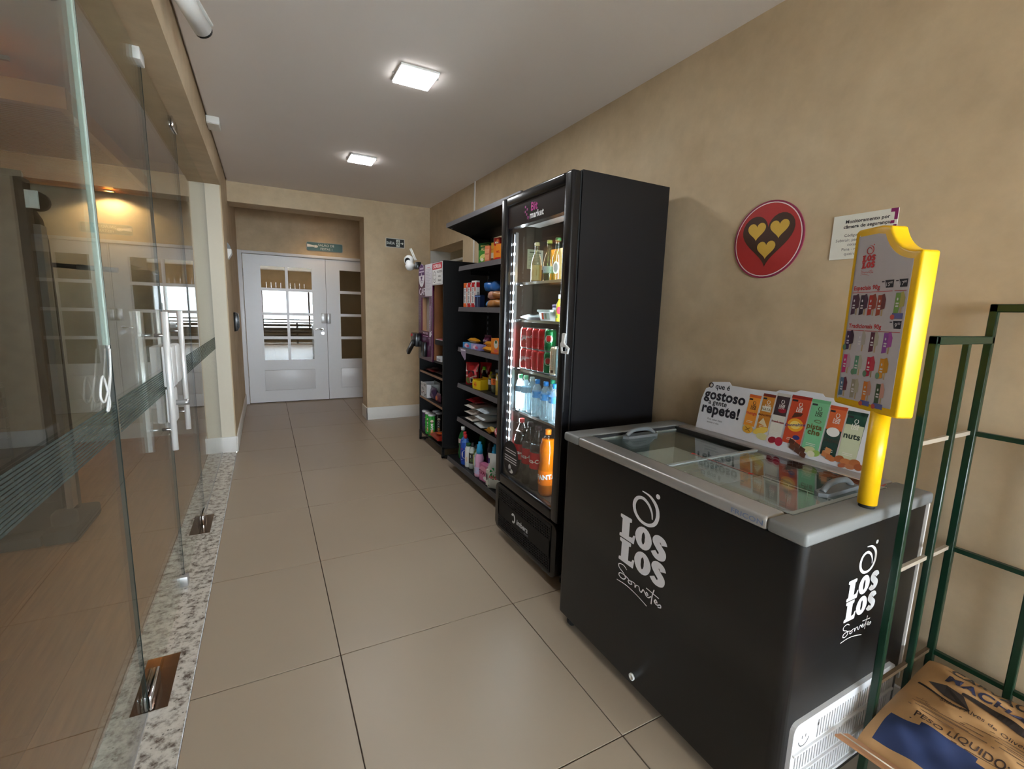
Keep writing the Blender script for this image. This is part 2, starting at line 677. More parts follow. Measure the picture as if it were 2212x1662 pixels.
# ceiling, with the shadow gap along the left beam
struct('ceiling', box(XL + 0.012, YO - 0.3, ZC, XR + 0.1, YP + 0.02, ZC + 0.08), 'ceil')
struct('ceiling_gap', box(XL - 0.2, YO - 0.3, ZC + 0.03, XL + 0.012, YP, ZC + 0.08), 'ceil')
struct('ceiling_alcove', box(XL - 0.1, YP, 2.71, XR + 0.1, YD + 0.1, 2.79), 'ceil')
struct('ceiling_hall', box(-3.2, YB, ZC, 5.2, YO - 0.3, ZC + 0.08), 'ceil')
struct('ceiling_gym', box(-4.4, -3.0, 2.78, XL - 0.2, 4.25, 2.86), 'gceil')

# right wall with the pass-through opening near the far end
wr = MB()
wr.box(XR, YO, 0, XR + 0.15, 2.99, ZC)
wr.box(XR, 2.99, 2.165, XR + 0.27, YD, ZC + 0.1)
wr.box(XR, 2.99, 0, XR + 0.27, YD, 1.25)
wr.box(XR, YP - 0.02, 1.25, XR + 0.27, YD, 2.165)
wr.box(XR, YO, ZC, XR + 0.15, YD, ZC + 0.12)
wr.box(XR + 0.15, 2.8, 0, XR + 0.27, 2.99, ZC)
struct('wall_right', wr, 'wall')
PT = MB()
PT.box(XR + 0.27, 2.6, 0.9, XR + 1.2, 2.7, 2.6).box(XR + 0.27, 4.6, 0.9, XR + 1.2, 4.7, 2.6).box(XR + 1.2, 2.6, 0.9, XR + 1.3, 4.7, 2.6)
PT.box(XR + 0.27, 2.6, 2.5, XR + 1.3, 4.7, 2.6).box(XR + 0.27, 2.6, 0.85, XR + 1.3, 4.7, 0.95)
struct('wall_passthrough', PT, 'gwall')
struct('trim_jamb', box(XR + 0.002, YP - 0.026, 1.25, XR + 0.272, YP - 0.0195, 2.163), plain('pale_jamb_paint', (206, 204, 198), 0.6))
w4 = sroot('window_4', (XR + 0.25, 3.5, 1.9))
for k in range(4):
    part('blind_slat', box(XR + 0.235, 3.0, 1.875 + k * 0.052, XR + 0.262, YP - 0.03, 1.90 + k * 0.052), 'whitep', w4)
struct('trim_conduit', box(XR - 0.008, 2.672, 0.1, XR, 2.692, ZC), 'whitep')
struct('baseboard_right', box(XR - 0.014, YO, 0, XR, YP, 0.155), 'base', bevel=0.003)

# end of the corridor: beam, pilaster, door wall
wf = MB()
wf.box(XL, YP, 2.486, 0.885, 4.43, ZC + 0.1)
struct('beam_far', wf, 'wall')
struct('wall_pilaster', box(0.885, YP, 0, XR + 0.02, 4.43, ZC + 0.1), 'wall')
dw = MB()
dw.box(XL - 0.1, YD, 2.145, XR + 0.1, YD + 0.15, 2.72)
dw.box(XL - 0.1, YD, 0, XL - 0.005, YD + 0.15, 2.145)
struct('wall_far', dw, 'wall')
bb = MB()
bb.box(0.871, YP - 0.014, 0, XR, YP, 0.158).box(0.871, YP - 0.014, 0, 0.885, 4.43, 0.158)
struct('baseboard_far', bb, 'base', bevel=0.003)

# left: column, wall behind it, beam over the glass
struct('wall_left', box(XL - 0.23, 3.26, 0, XL, YD, ZC + 0.09), 'wall')
struct('column_face', box(XL - 0.225, 3.245, 0, XL - 0.008, 3.26, 2.455), plain('cream_column_paint', (214, 204, 184), 0.6, var=0.02))
struct('beam_left', box(XL - 0.23, -3.0, 2.455, XL, 3.26, ZC + 0.09), 'wall')
b3 = MB().box(XL, 3.231, 0, XL + 0.012, YD, 0.152)
b3.box(XL - 0.24, 3.231, 0, XL, 3.245, 0.152)
struct('baseboard_left', b3, 'base', bevel=0.003)

# granite threshold under the glass, in slabs
gs = sroot('trim_threshold', (-0.63, 0, 0))
for a, b in ((-3.0, -0.72), (-0.72, 0.83), (0.83, 2.42), (2.42, 3.245)):
    part('granite_slab', box(-0.74, a + 0.001, -0.02, -0.517, b - 0.001, 0.002), 'granite', gs)
part('channel', box(-0.644, -3.0, 0.002, -0.630, -0.012, 0.012).box(-0.644, 1.745, 0.002, -0.630, 3.245, 0.012), 'alu', gs)

# gym room
gw = MB()
gw.box(-4.4, 4.15, 0, XL - 0.2, 4.3, 2.8)
struct('wall_gym_far', gw, 'gwall')
struct('wall_gym_left', box(-4.5, -3.0, 0, -4.4, 4.3, 2.8), 'gwall')
struct('wall_gym_near', box(-4.5, -3.1, 0, XL - 0.1, -3.0, 2.8), 'gwall')
struct('baseboard_gym', box(-4.4, 4.136, 0, XL - 0.23, 4.15, 0.155), 'base', bevel=0.003)

# hall behind the camera, glazed at its end
hb = MB()
hb.box(-3.2, YB - 0.15, 0, 5.2, YB, 0.45).box(-3.2, YB - 0.15, 2.3, 5.2, YB, 2.8)
hb.box(-3.2, YB - 0.15, 0.45, -1.9, YB, 2.3).box(4.5, YB - 0.15, 0.45, 5.2, YB, 2.3)
struct('wall_back', hb, 'wall')
hs = MB()
hs.box(XR + 0.15, YO - 0.15, 0, 5.2, YO, 2.8).box(5.2, YB, 0, 5.35, YO, 2.8).box(-1.7, YB, 0, -1.6, -3.35, 2.8).box(-1.7, -3.45, 0, XL - 0.23, -3.35, 2.8)
struct('wall_hall', hs, 'wall')
w1 = sroot('window_1', (1.3, YB, 0.45))
fr = MB()
for x in (-1.9, -0.3, 1.3, 2.9, 4.5):
    fr.box(x - 0.03, YB - 0.1, 0.45, x + 0.03, YB - 0.05, 2.3)
fr.box(-1.9, YB - 0.1, 0.45, 4.5, YB - 0.05, 0.5).box(-1.9, YB - 0.1, 2.25, 4.5, YB - 0.05, 2.3).box(-1.9, YB - 0.1, 0.86, 4.5, YB - 0.05, 0.90)
part('window_frame', fr, 'black', w1)
bm_ = box(0, 0, 0, 0.156, 0.02, 0.36, c=(190, 160, 120)).mesh('curtain_slat'); bm_.materials.append(M['P'])
for k in range(40):
    o = bpy.data.objects.new('curtain_slat', bm_); col.objects.link(o); o.parent = w1
    o.location = Vector((-1.89 + 6.4 * k / 40, YB + 0.03, 1.98)) - w1.location
sb = thing('slatted_bench', 'dark slatted bench under the hall window', 'bench', (0.8, -6.1, 0))
for k in range(5):
    part('slat', box(-0.9, -6.06, 0.12 + k * 0.13, 2.5, -6.04, 0.21 + k * 0.13), 'black', sb)
part('bench_top', box(-0.95, -6.35, 0.76, 2.55, -6.03, 0.80), 'black', sb)
for x in (-0.9, 0.8, 2.45):
    part('leg', box(x, -6.30, 0, x + 0.06, -6.07, 0.76), 'black', sb)
struct('ground_outside', box(-15, -22, -0.3, 15, YB - 0.2, -0.2), plain('outdoor_paving', (206, 203, 194), 0.9))

# ------------------------------------------------------------------ glazing along the gym
XG = -0.637
GT = 0.010


def pane(y0, y1, z0, z1, parent):
    p = part('pane', box(XG - GT / 2, y0, z0, XG + GT / 2, y1, z1), 'glass', parent)
    for y in (y0, y1):
        part('pane_edge', box(XG - GT / 2 - 0.0003, y - 0.0006, z0, XG + GT / 2 + 0.0003, y + 0.0006, z1), 'gedge', p)
    return p


film = plain('frosted_film', (138, 148, 144), 0.6, var=0.03)
fnt = film.node_tree
fo = [n for n in fnt.nodes if n.type == 'OUTPUT_MATERIAL'][0]
fb = [n for n in fnt.nodes if n.type == 'BSDF_PRINCIPLED'][0]
ft = fnt.nodes.new('ShaderNodeBsdfTransparent'); ft.inputs[0].default_value = (0.60, 0.65, 0.62, 1)
fx = fnt.nodes.new('ShaderNodeMixShader'); fx.inputs[0].default_value = 0.22
fnt.links.new(ft.outputs[0], fx.inputs[1]); fnt.links.new(fb.outputs[0], fx.inputs[2]); fnt.links.new(fx.outputs[0], fo.inputs[0])


def stripes(y0, y1, parent):
    m = MB()
    for k in range(12):
        z = 1.0 + k * 0.009
        m.box(XG + GT / 2 + 0.0003, y0, z, XG + GT / 2 + 0.0008, y1, z + 0.0062)
    part('frosted_stripes', m, film, parent)


for nm, a, b in (('window_2', -3.0, -0.006), ('window_3', 1.736, 3.243)):
    r = sroot(nm, (XG, (a + b) / 2, 0))
    pane(a, b, 0.006, 2.453, r)
    stripes(a + 0.01, b - 0.004, r)
    if a < 0:
        s = MB().box(XG - 0.007, -0.024, 1.28, XG + 0.007, -0.007, 2.45)
        part('cable_cover', s, plain('pale_green_profile', (176, 194, 184), 0.4), r)
        lp = spline([(XG + 0.006, -0.02, 1.28), (XG + 0.01, -0.05, 1.20), (XG + 0.012, -0.13, 1.13), (XG + 0.012, -0.17, 1.15), (XG + 0.012, -0.13, 1.20), (XG + 0.012, -0.09, 1.12), (XG + 0.012, -0.12, 1.10), (XG + 0.012, -0.06, 1.19), (XG + 0.01, -0.03, 1.27)])
        part('cable', MB().tube(lp, 0.003, 6), 'whitep', r)

for nm, a, b, hy, side in (('door_1', 0.0, 0.846, 0.63, 1), ('door_2', 0.852, 1.728, 1.03, -1)):
    r = sroot(nm, (XG, a if side > 0 else b, 0))
    pane(a + 0.004, b, 0.012, 2.44, r)
    stripes(a + 0.02, b - 0.004, r)
    for sx in (-1, 1):
        x = XG + sx * 0.047
        h = part('pull_handle', MB().tube([(x, hy, 0.765), (x, hy, 1.372)], 0.0125, 14), 'pull', r)
        for z in (0.86, 1.272):
            part('standoff', MB().tube([(XG + sx * 0.006, hy, z), (x, hy, z)], 0.007, 8), 'steel', h)
    hx = a if side > 0 else b
    # pivot clamps: bottom with floor plate, small one at the top
    for z0, z1 in ((0.004, 0.062), (2.395, 2.452)):
        for sx in (-1, 1):
            part('pivot_clamp', box(XG + sx * GT / 2, hx, z0, XG + sx * (GT / 2 + 0.012), hx + side * 0.16, z1), 'chrome', r, bevel=0.006)
    part('floor_plate', box(-0.685, hx + side * 0.002, 0.0022, -0.578, hx + side * 0.295, 0.0035), 'plate', r)
    # stop brackets at the meeting edge
    ex = b if side > 0 else a
    if side > 0:
        part('stop_bracket', box(XG - 0.022, ex - 0.03, 0.003, XG + 0.022, ex + 0.02, 0.055), 'alu', r, bevel=0.004)
        part('stop_bracket', box(XG - 0.018, ex - 0.07, 2.405, XG + 0.018, ex + 0.02, 2.455), 'whitep', r, bevel=0.004)
# electric lock over the meeting edge
lk = thing('electric_lock', 'white electric lock boxes fixed at the meeting edges of the glass doors', 'lock', (XG, 0.85, 1.0))
part('lock_case', box(XG + 0.006, 0.742, 1.03, XG + 0.046, 0.842, 1.215), 'whitep', lk, bevel=0.006)
part('lock_case', box(XG + 0.006, 0.868, 1.03, XG + 0.046, 0.985, 1.215), 'whitep', lk, bevel=0.012)
part('lock_case', box(XG + 0.006, 0.745, 0.86, XG + 0.04, 0.845, 1.022), 'whitep', lk, bevel=0.01)
part('thumb_turn', MB().lathe([(0.012, 0), (0.012, 0.03), (0.014, 0.032), (0.014, 0.05)], 12, (XG + 0.04, 0.79, 0.95), axis='x'), 'steel', lk)

# ------------------------------------------------------------------ double door at the end
YF = YD - 0.045                 # door face


def leaf(nm, x0, x1, cols, hinge):
    r = sroot(nm, ((x0 + x1) / 2, YD, 0))
    zs = [0.627 + k * (0.302 + 0.04) for k in range(4)]
    xb = [x0] + [e for c in cols for e in c] + [x1]
    m = MB()
    zt = 0.60
    for i in range(0, len(xb), 2):
        m.box(xb[i], YF, zt, xb[i + 1], YD, 2.10)
    for c in cols:
        zz = zt
        for z in zs:
            m.box(c[0], YF, zz, c[1], YD, z)
            zz = z + 0.302
        m.box(c[0], YF, zz, c[1], YD, 2.10)
    a, b, g = cols[0][0] - 0.012, cols[-1][1], 0.006
    m.box(x0, YF + 0.012, 0.012, x1, YD, zt)
    m.box(x0, YF, 0.012, a - g, YF + 0.012, zt).box(b + g, YF, 0.012, x1, YF + 0.012, zt)
    m.box(a - g, YF, 0.012, b + g, YF + 0.012, 0.187 - g).box(a - g, YF, 0.479 + g, b + g, YF + 0.012, zt)
    part('door_slab', m, 'white', r)
    part('door_panel', box(a, YF - 0.001, 0.187, b, YF + 0.012, 0.479), 'white', r, bevel=0.002)
    for c in cols:
        for z in zs:
            part('pane', box(c[0], YF + 0.012, z, c[1], YF + 0.018, z + 0.302), 'doorglass', r)
    return r


d3 = leaf('door_3', -0.455, 0.602, [(-0.243, 0.063), (0.10, 0.412)], 0)
d4 = leaf('door_4', 0.607, 1.664, [(0.80, 1.11), (1.147, 1.457)], 1)
hd = part('lever_handle', MB().tube(spline([(0.535, YF, 1.078), (0.535, YF - 0.04, 1.078), (0.52, YF - 0.05, 1.078), (0.46, YF - 0.052, 1.085), (0.425, YF - 0.05, 1.075)], 4), 0.009, 10), 'chrome', d3)
part('rosette', MB().lathe([(0.026, 0), (0.026, -0.008), (0.02, -0.011)], 18, (0.535, YF, 1.078), axis='y'), 'steel', hd)
part('escutcheon', MB().lathe([(0.026, 0), (0.026, -0.006)], 18, (0.54, YF, 1.018), axis='y'), 'steel', d3)
part('magnet_plate', box(0.527, YF - 0.012, 1.165, 0.60, YF, 1.312), 'alu', d3, bevel=0.002)
part('magnet_lock', box(0.609, YF - 0.03, 1.165, 0.655, YF, 1.312), 'alu', d4, bevel=0.004)
for z in (0.35, 1.85):
    part('hinge', MB().tube([(-0.46, YF - 0.004, z - 0.05), (-0.46, YF - 0.004, z + 0.05)], 0.007, 8), 'steel', d3)
jm = MB()
jm.box(XL - 0.01, YD - 0.06, 0, -0.462, YD + 0.02, 2.145).box(-0.462, YD - 0.06, 2.107, XR, YD + 0.02, 2.145).box(1.668, YD - 0.06, 0, XR, YD + 0.02, 2.107)
struct('trim_door_frame', jm, 'white', bevel=0.003)
# unlit party room behind the doors
dk = MB()
dk.box(-1.2, YD + 1.6, 0, 2.4, YD + 1.7, 2.7).box(-1.3, YD + 0.15, 0, -1.2, YD + 1.7, 2.7).box(2.4, YD + 0.15, 0, 2.5, YD + 1.7, 2.7)
dk.box(-1.3, YD + 0.15, 2.6, 2.5, YD + 1.7, 2.7).box(-1.3, YD + 0.1, -0.05, 2.5, YD + 1.7, 0)
dk.box(-1.3, YD + 0.14, 0, XL - 0.1, YD + 0.16, 2.7).box(XR + 0.1, YD + 0.14, 0, 2.5, YD + 0.16, 2.7)
struct('wall_party_room', dk, 'wall')

# ------------------------------------------------------------------ lamps of the place
for i, (x, y, lab) in enumerate(((0.585, 0.915, 'square white LED ceiling panel above the fridge end of the corridor, larger in view'),
                                 (0.590, 2.57, 'square white LED ceiling panel over the shelves, towards the white double door'))):
    t = thing('ceiling_light', lab, 'ceiling light', (x, y, ZC), 0, 'LED panels in the corridor ceiling')
    part('lamp_housing', box(x - 0.108, y - 0.108, ZC - 0.014, x + 0.108, y + 0.108, ZC), 'whitep', t, bevel=0.006)
    part('diffuser', box(x - 0.1, y - 0.1, ZC - 0.020, x + 0.1, y + 0.1, ZC - 0.013), 'led', t)
    part('spring_clip', box(x - 0.122, y + 0.02, ZC - 0.006, x - 0.108, y + 0.03, ZC), 'steel', t)
    part('spring_clip', box(x + 0.108, y - 0.03, ZC - 0.006, x + 0.122, y - 0.02, ZC), 'steel', t)
    light('ceiling_lamp', 'AREA', (x, y, ZC - 0.03), 7, (0.95, 0.98, 1.0), (0, 0, 0), shape='SQUARE', size=0.2)


def downlight(loc, lab, power, aim=(0, 0, 0), ang=95, warm=(1.0, 0.62, 0.28), blend=0.6):
    t = thing('downlight', lab, 'downlight', loc)
    x, y, z = loc
    part('ring', MB().lathe([(0.046, 0), (0.046, -0.006), (0.034, -0.008), (0.034, -0.002)], 20, loc, cap=False), 'whitep', t)
    part('bulb', MB().lathe([(0.0, -0.004), (0.034, -0.003), (0.034, 0)], 16, loc, cap=False), 'warm', t)
    light('downlight_lamp', 'SPOT', (x, y, z - 0.02), power, warm, aim, spot_size=R(ang), spot_blend=blend, shadow_soft_size=0.03)


downlight((0.55, 5.35, 2.71), 'warm recessed downlight in the alcove above the white double door', 12, ang=120, blend=1.0, warm=(1.0, 0.72, 0.42))

# ================================================================== chest freezer
M['lidedge'] = plain('clear_grey_lid_profile', (150, 156, 154), 0.3)
M['handle'] = plain('dark_grey_handle', (104, 108, 110), 0.35)
FX0, FX1, FY0, FY1 = 0.94, 1.60, -1.222, -0.18
FZ0, FZ1, FZT = 0.05, 0.862, 0.900


def losLogo(mb, pl, s, c, lift=0.0006, sh=0.0):
    """stacked fat letters with a hooped drop above and a handwritten word below; unit height = s"""
    def P(u, v, w=0.0):
        return pl((u * 1.4 + sh * v) * s, v * s, w)
    # drop: one tapering stroke that runs round and curls inside itself, and a dot
    sp_ = spline([(-0.045, 1.055), (0.045, 1.035), (0.118, 0.955), (0.138, 0.85), (0.112, 0.75), (0.045, 0.695), (-0.04, 0.70), (-0.105, 0.765), (-0.125, 0.86), (-0.095, 0.945), (-0.03, 0.975), (0.035, 0.935), (0.075, 0.86), (0.085, 0.785)], 5)
    m_ = len(sp_) - 1
    mb.stroke(sp_, [0.010 + 0.026 * min(1.0, k / 8, (m_ - k) / 14) for k in range(m_ + 1)], P, lift, c)
    mb.poly(ell(0.125, 1.075, 0.022, 0.028, 14), P, lift, c)
    for row, y0 in enumerate((0.37, 0.07)):
        x = -0.255 + 0.01 * row
        h = 0.285
        mb.poly([(x + a_, y0 + b_) for a_, b_ in ((-0.02, 0), (0.148, -0.004), (0.158, 0.0), (0.168, 0.10), (0.158, 0.106), (0.146, 0.10), (0.134, 0.064), (0.094, 0.056), (0.094, 0.232), (0.116, 0.242), (0.118, 0.276), (0.11, h), (-0.014, h), (-0.022, 0.276), (-0.02, 0.244), (0.004, 0.234), (0.004, 0.05), (-0.02, 0.04), (-0.024, 0.01))], P, lift, c)
        o = ell(x + 0.260, y0 + 0.140, 0.056, 0.104, 24)
        mb.stroke(o, [0.078 - 0.018 * abs(math.sin(2 * PI * k / 24)) for k in range(24)], P, lift + 0.0002, c, True)
        S = spline([(x + 0.486, y0 + 0.195), (x + 0.462, y0 + 0.238), (x + 0.418, y0 + 0.242), (x + 0.398, y0 + 0.198), (x + 0.43, y0 + 0.150), (x + 0.470, y0 + 0.104), (x + 0.462, y0 + 0.048), (x + 0.414, y0 + 0.034), (x + 0.374, y0 + 0.074)], 5)
        mb.stroke(S, [0.062 + 0.016 * math.sin(PI * k / (len(S) - 1)) for k in range(len(S))], P, lift + 0.0004, c)
    # handwriting
    w = [[(-0.155, 0.0), (-0.20, 0.03), (-0.255, 0.01), (-0.25, -0.035), (-0.19, -0.07), (-0.165, -0.115), (-0.20, -0.15), (-0.245, -0.135), (-0.235, -0.095), (-0.17, -0.085), (-0.12, -0.10)],
         [(-0.10, -0.10), (-0.13, -0.12), (-0.115, -0.145), (-0.085, -0.13), (-0.095, -0.10), (-0.05, -0.095), (-0.045, -0.14), (-0.03, -0.10), (0.0, -0.095), (0.01, -0.13), (0.03, -0.14), (0.05, -0.09), (0.075, -0.12), (0.105, -0.115), (0.09, -0.09), (0.08, -0.13), (0.11, -0.14), (0.14, -0.10)],
         [(0.165, 0.0), (0.15, -0.08), (0.145, -0.19)], [(0.08, -0.045), (0.22, -0.06)],
         [(0.17, -0.13), (0.205, -0.125), (0.19, -0.10), (0.175, -0.135), (0.205, -0.15), (0.24, -0.12), (0.245, -0.15), (0.215, -0.165)],
         [(-0.27, -0.21), (-0.15, -0.195), (-0.02, -0.215), (0.10, -0.255)]]
    for q in w:
        p = spline(q, 4)
        mb.stroke(p, 0.0105, P, lift + 0.0006, c)


fz = thing('chest_freezer', 'black chest freezer with silver rim, sliding glass lids and white stacked lettering on its front', 'freezer', ((FX0 + FX1) / 2, (FY0 + FY1) / 2, 0))
body = MB()
oc = [(FX0, FY0), (FX1, FY0), (FX1, FY1), (FX0, FY1)]
r = 0.028
out = []
for cx, cy, a in ((FX1 - r, FY1 - r, 0), (FX0 + r, FY1 - r, 90), (FX0 + r, FY0 + r, 180), (FX1 - r, FY0 + r, 270)):
    for k in range(6):
        t = R(a + 90 * k / 5)
        out.append((cx + r * math.cos(t), cy + r * math.sin(t)))
n = len(out)
IX0, IX1, IY0, IY1, IZ = FX0 + 0.075, FX1 - 0.075, FY0 + 0.085, FY1 - 0.085, 0.56
vs = [(x, y, FZ0) for x, y in out] + [(x, y, FZ1) for x, y in out]
body.add(vs, [list(range(n))[::-1]])
body.add([], [])
o = len(body.v) - 2 * n
for i in range(n):
    j = (i + 1) % n
    body.f.append([o + i, o + j, o + n + j, o + n + i]); body.c.append(lin((40, 40, 42))); body.sm.append(True)
part('cabinet', body, 'graph', fz)
liner = MB()
ic = [(IX0, IY0), (IX1, IY0), (IX1, IY1), (IX0, IY1)]
v = [(x, y, IZ) for x, y in ic] + [(x, y, FZ1 + 0.004) for x, y in ic]
liner.add(v, [(0, 1, 2, 3), (0, 4, 5, 1), (1, 5, 6, 2), (2, 6, 7, 3), (3, 7, 4, 0)])
part('liner', liner, 'liner', fz)
for q in ((IX0 + 0.0005, IY0, IX0 + 0.004, IY1), (IX1 - 0.004, IY0, IX1 - 0.0005, IY1), (IX0, IY0 + 0.0005, IX1, IY0 + 0.004), (IX0, IY1 - 0.004, IX1, IY1 - 0.0005)):
    part('collar', box(q[0], q[1], 0.79, q[2], q[3], FZ1 + 0.006), plain('grey_collar', (112, 122, 122), 0.4), fz)
# rim: aluminium rails and grey corner pieces
part('rim_rail', box(FX0 - 0.006, FY0 + 0.10, FZ1, IX0 + 0.004, FY1 - 0.10, FZT), 'alu', fz, bevel=0.010, seg=3)
part('rim_rail', box(IX1 - 0.004, FY0 + 0.10, FZ1, FX1 + 0.006, FY1 - 0.10, FZT), 'alu', fz, bevel=0.010, seg=3)
for ya, yb, yi in ((FY0 - 0.006, FY0 + 0.10, IY0), (FY1 + 0.006, FY1 - 0.10, IY1)):
    pts = [(FX0 - 0.006, ya), (FX1 + 0.006, ya), (FX1 + 0.006, yb), (IX1 - 0.004, yb), (IX1 - 0.004, yi), (IX0 + 0.004, yi), (IX0 + 0.004, yb), (FX0 - 0.006, yb)]
    if ya > yb:
        pts = pts[::-1]
    part('rim_end', MB().prism(pts, plane((0, 0, 0), (1, 0, 0), (0, 1, 0)), FZ1, FZT), 'greyp', fz, bevel=0.010, seg=3)
trk = MB().box(IX0 - 0.002, IY0, FZ1 + 0.01, IX0 + 0.012, IY1, FZT - 0.006).box(IX1 - 0.012, IY0, FZ1 + 0.01, IX1 + 0.002, IY1, FZT - 0.006)
trk.box(IX0, IY0 - 0.002, FZ1 + 0.01, IX1, IY0 + 0.006, FZT - 0.006).box(IX0, IY1 - 0.006, FZ1 + 0.01, IX1, IY1 + 0.002, FZT - 0.006)
part('lid_track', trk, 'rubber', fz)
# lids: the far one runs under the near one
ym = (IY0 + IY1) / 2


def lid(y0, y1, z, hx, hy):
    l = part('glass_lid', box(IX0 + 0.008, y0, z, IX1 - 0.008, y1, z + 0.005), 'lidglass', fz)
    for ye in (y0, y1):
        part('lid_edge', box(IX0 + 0.008, ye - 0.007, z - 0.002, IX1 - 0.008, ye + 0.007, z + 0.007), 'lidedge', l)
    h = MB()
    pl = plane((hx, hy, z + 0.005), (1, 0, 0), (0, 1, 0))
    h.prism([(-0.085, -0.02), (0.085, -0.02), (0.10, 0.0), (0.085, 0.02), (-0.085, 0.02), (-0.10, 0.0)], pl, 0, 0.012)
    arc = spline([(hx - 0.08, hy, z + 0.016), (hx - 0.04, hy, z + 0.038), (hx + 0.04, hy, z + 0.038), (hx + 0.08, hy, z + 0.016)], 5)
    h.tube(arc, 0.009, 8)
    part('lid_handle', h, 'handle', l)
    return l


lid(ym - 0.03, IY1 - 0.008, FZT - 0.024, 1.25, IY1 - 0.05)
l2 = lid(IY0 + 0.008, ym + 0.01, FZT - 0.010, 1.33, IY0 + 0.05)
st = MB()
pl = plane((1.22, -0.75, FZT - 0.0046), (0, -1, 0), (1, 0, 0))
st.rect(-0.13, -0.003, 0.13, 0.001, pl, 0.0004, (60, 40, 40)).rect(-0.13, 0.003, 0.13, 0.006, pl, 0.0004, (190, 60, 50))
for s in (-1, 1):
    st.poly([(s * 0.12, -0.008), (s * 0.12 + 0.012, 0.012), (s * 0.12 - 0.012, 0.012)], pl, 0.0006, (190, 50, 45))
part('load_line_sticker', st, 'P', l2)
sk = MB()
pl = plane((1.545, -0.98, FZT - 0.0046), (0, -1, 0), (1, 0, 0))
sk.rect(-0.02, -0.03, 0.16, 0.012, pl, 0.0004, (235, 222, 205))
for k in range(5):
    sk.rect(-0.012 + k * 0.034, -0.024, 0.014 + k * 0.034, 0.006, pl, 0.0008, ((196, 74, 66), (226, 160, 80), (205, 96, 90), (226, 190, 120), (196, 74, 66))[k])
part('warning_sticker', sk, 'P', l2)
# wire baskets inside
wb = MB()
for y0, y1 in ((IY0 + 0.02, ym - 0.03), ):
    for z in (0.62, 0.70, 0.80):
        wb.tube([(IX0 + 0.012, y0, z), (IX1 - 0.012, y0, z), (IX1 - 0.012, y1, z), (IX0 + 0.012, y1, z)], 0.002, 5, close=True)
    k = y0
    while k <= y1:
        wb.tube([(IX0 + 0.012, k, 0.80), (IX0 + 0.02, k, 0.575), (IX1 - 0.02, k, 0.575), (IX1 - 0.012, k, 0.80)], 0.0016, 4)
        k += 0.035
part('wire_basket', wb, 'whitep', fz)
part('back_edge', box(FX1 - 0.006, FY0 - 0.001, FZ0 + 0.2, FX1 + 0.002, FY0 + 0.02, FZ1), 'base', fz)
# caster, plug, lettering, vent
for x, y in ((FX0 + 0.035, FY1 - 0.075), (FX0 + 0.035, FY0 + 0.075), (FX1 - 0.035, FY1 - 0.075), (FX1 - 0.035, FY0 + 0.075)):
    c = part('caster', MB().lathe([(0.024, -0.011), (0.026, -0.008), (0.026, 0.008), (0.024, 0.011)], 16, (x, y, 0.026), axis='y'), 'rubber', fz)
    part('caster_fork', MB().box(x - 0.018, y - 0.015, 0.03, x + 0.018, y + 0.015, 0.052).lathe([(0.013, -0.014), (0.013, 0.014)], 12, (x, y, 0.028), axis='y'), 'steel', c)
pg = MB().lathe([(0.013, 0), (0.013, -0.006), (0.008, -0.007), (0.006, -0.003)], 16, (FX0, -0.685, 0.083), axis='x')
part('drain_plug', pg, 'whitep', fz)
lt = MB()
losLogo(lt, plane((FX0, -0.685, 0.477), (0, -1, 0), (0, 0, 1)), 0.31, (232, 230, 234), sh=0.0)
part('lettering', lt, 'P', fz, label='white stacked lettering on the freezer front')
lt = MB()
losLogo(lt, plane((1.262, FY0, 0.566), (1, 0, 0), (0, 0, 1)), 0.218, (240, 240, 240))
part('lettering', lt, 'P', fz, label='white stacked lettering on the freezer side')
lt = MB()
lt.text('FRICON', 1.065, 0.873, 0.020, plane((FX0 - 0.006, 0, 0), (0, -1, 0), (0, 0, 1)), 0.0006, (112, 128, 160), 0.012, sx=1.35)
part('maker_name', lt, 'P', fz)
vp = MB()
vpl = plane((0, FY0, 0), (1, 0, 0), (0, 0, 1))
vp.prism([(0.985, 0.320), (1.525, 0.320)] + [p for p in rrect(0.985, 0.27, 1.525, 0.345, 0.024) if p[1] > 0.319], vpl, 0, 0.012)
vp.prism([p for p in rrect(0.985, 0.09, 1.525, 0.17, 0.027) if p[1] < 0.118] + [(1.525, 0.118), (0.985, 0.118)], vpl, 0, 0.012)
vp.box(0.985, FY0 - 0.012, 0.118, 1.005, FY0, 0.320).box(1.505, FY0 - 0.012, 0.118, 1.525, FY0, 0.320)
vp.box(1.005, FY0 - 0.012, 0.262, 1.10, FY0, 0.320)
for z0, z1 in ((0.176, 0.192), (0.250, 0.262)):
    vp.box(1.005, FY0 - 0.012, z0, 1.505, FY0, z1)
vg = part('vent_panel', vp, 'white', fz)
for zz in (0.262, 0.192, 0.118):
    m = MB()
    x = 1.10 if zz > 0.25 else 1.005
    while x < 1.497:
        m.box(x + 0.0055, FY0 - 0.012, zz, x + 0.0135, FY0 - 0.001, zz + 0.058)
        x += 0.0135
    part('vent_bars', m, 'white', vg, kind='stuff')
    part('vent_ledge', box(0.99, FY0 - 0.018, zz - 0.010, 1.52, FY0 - 0.011, zz - 0.004), 'white', vg)
fc = MB()
pl = plane((1.035, FY0 - 0.012, 0.292), (1, 0, 0), (0, 0, 1))
fc.stroke(ell(0, 0, 0.024, 0.024, 16, 0, R(190), R(350)), 0.003, pl, 0.0006, (70, 70, 72))
for s in (-1, 1):
    fc.rect(s * 0.008 - 0.0015, 0.0, s * 0.008 + 0.0015, 0.01, pl, 0.0006, (70, 70, 72))
fc.rect(0.062, 0.01, 0.07, 0.02, pl, 0.0006, (70, 70, 72))
part('smile_mark', fc, 'P', vg, kind='stuff')

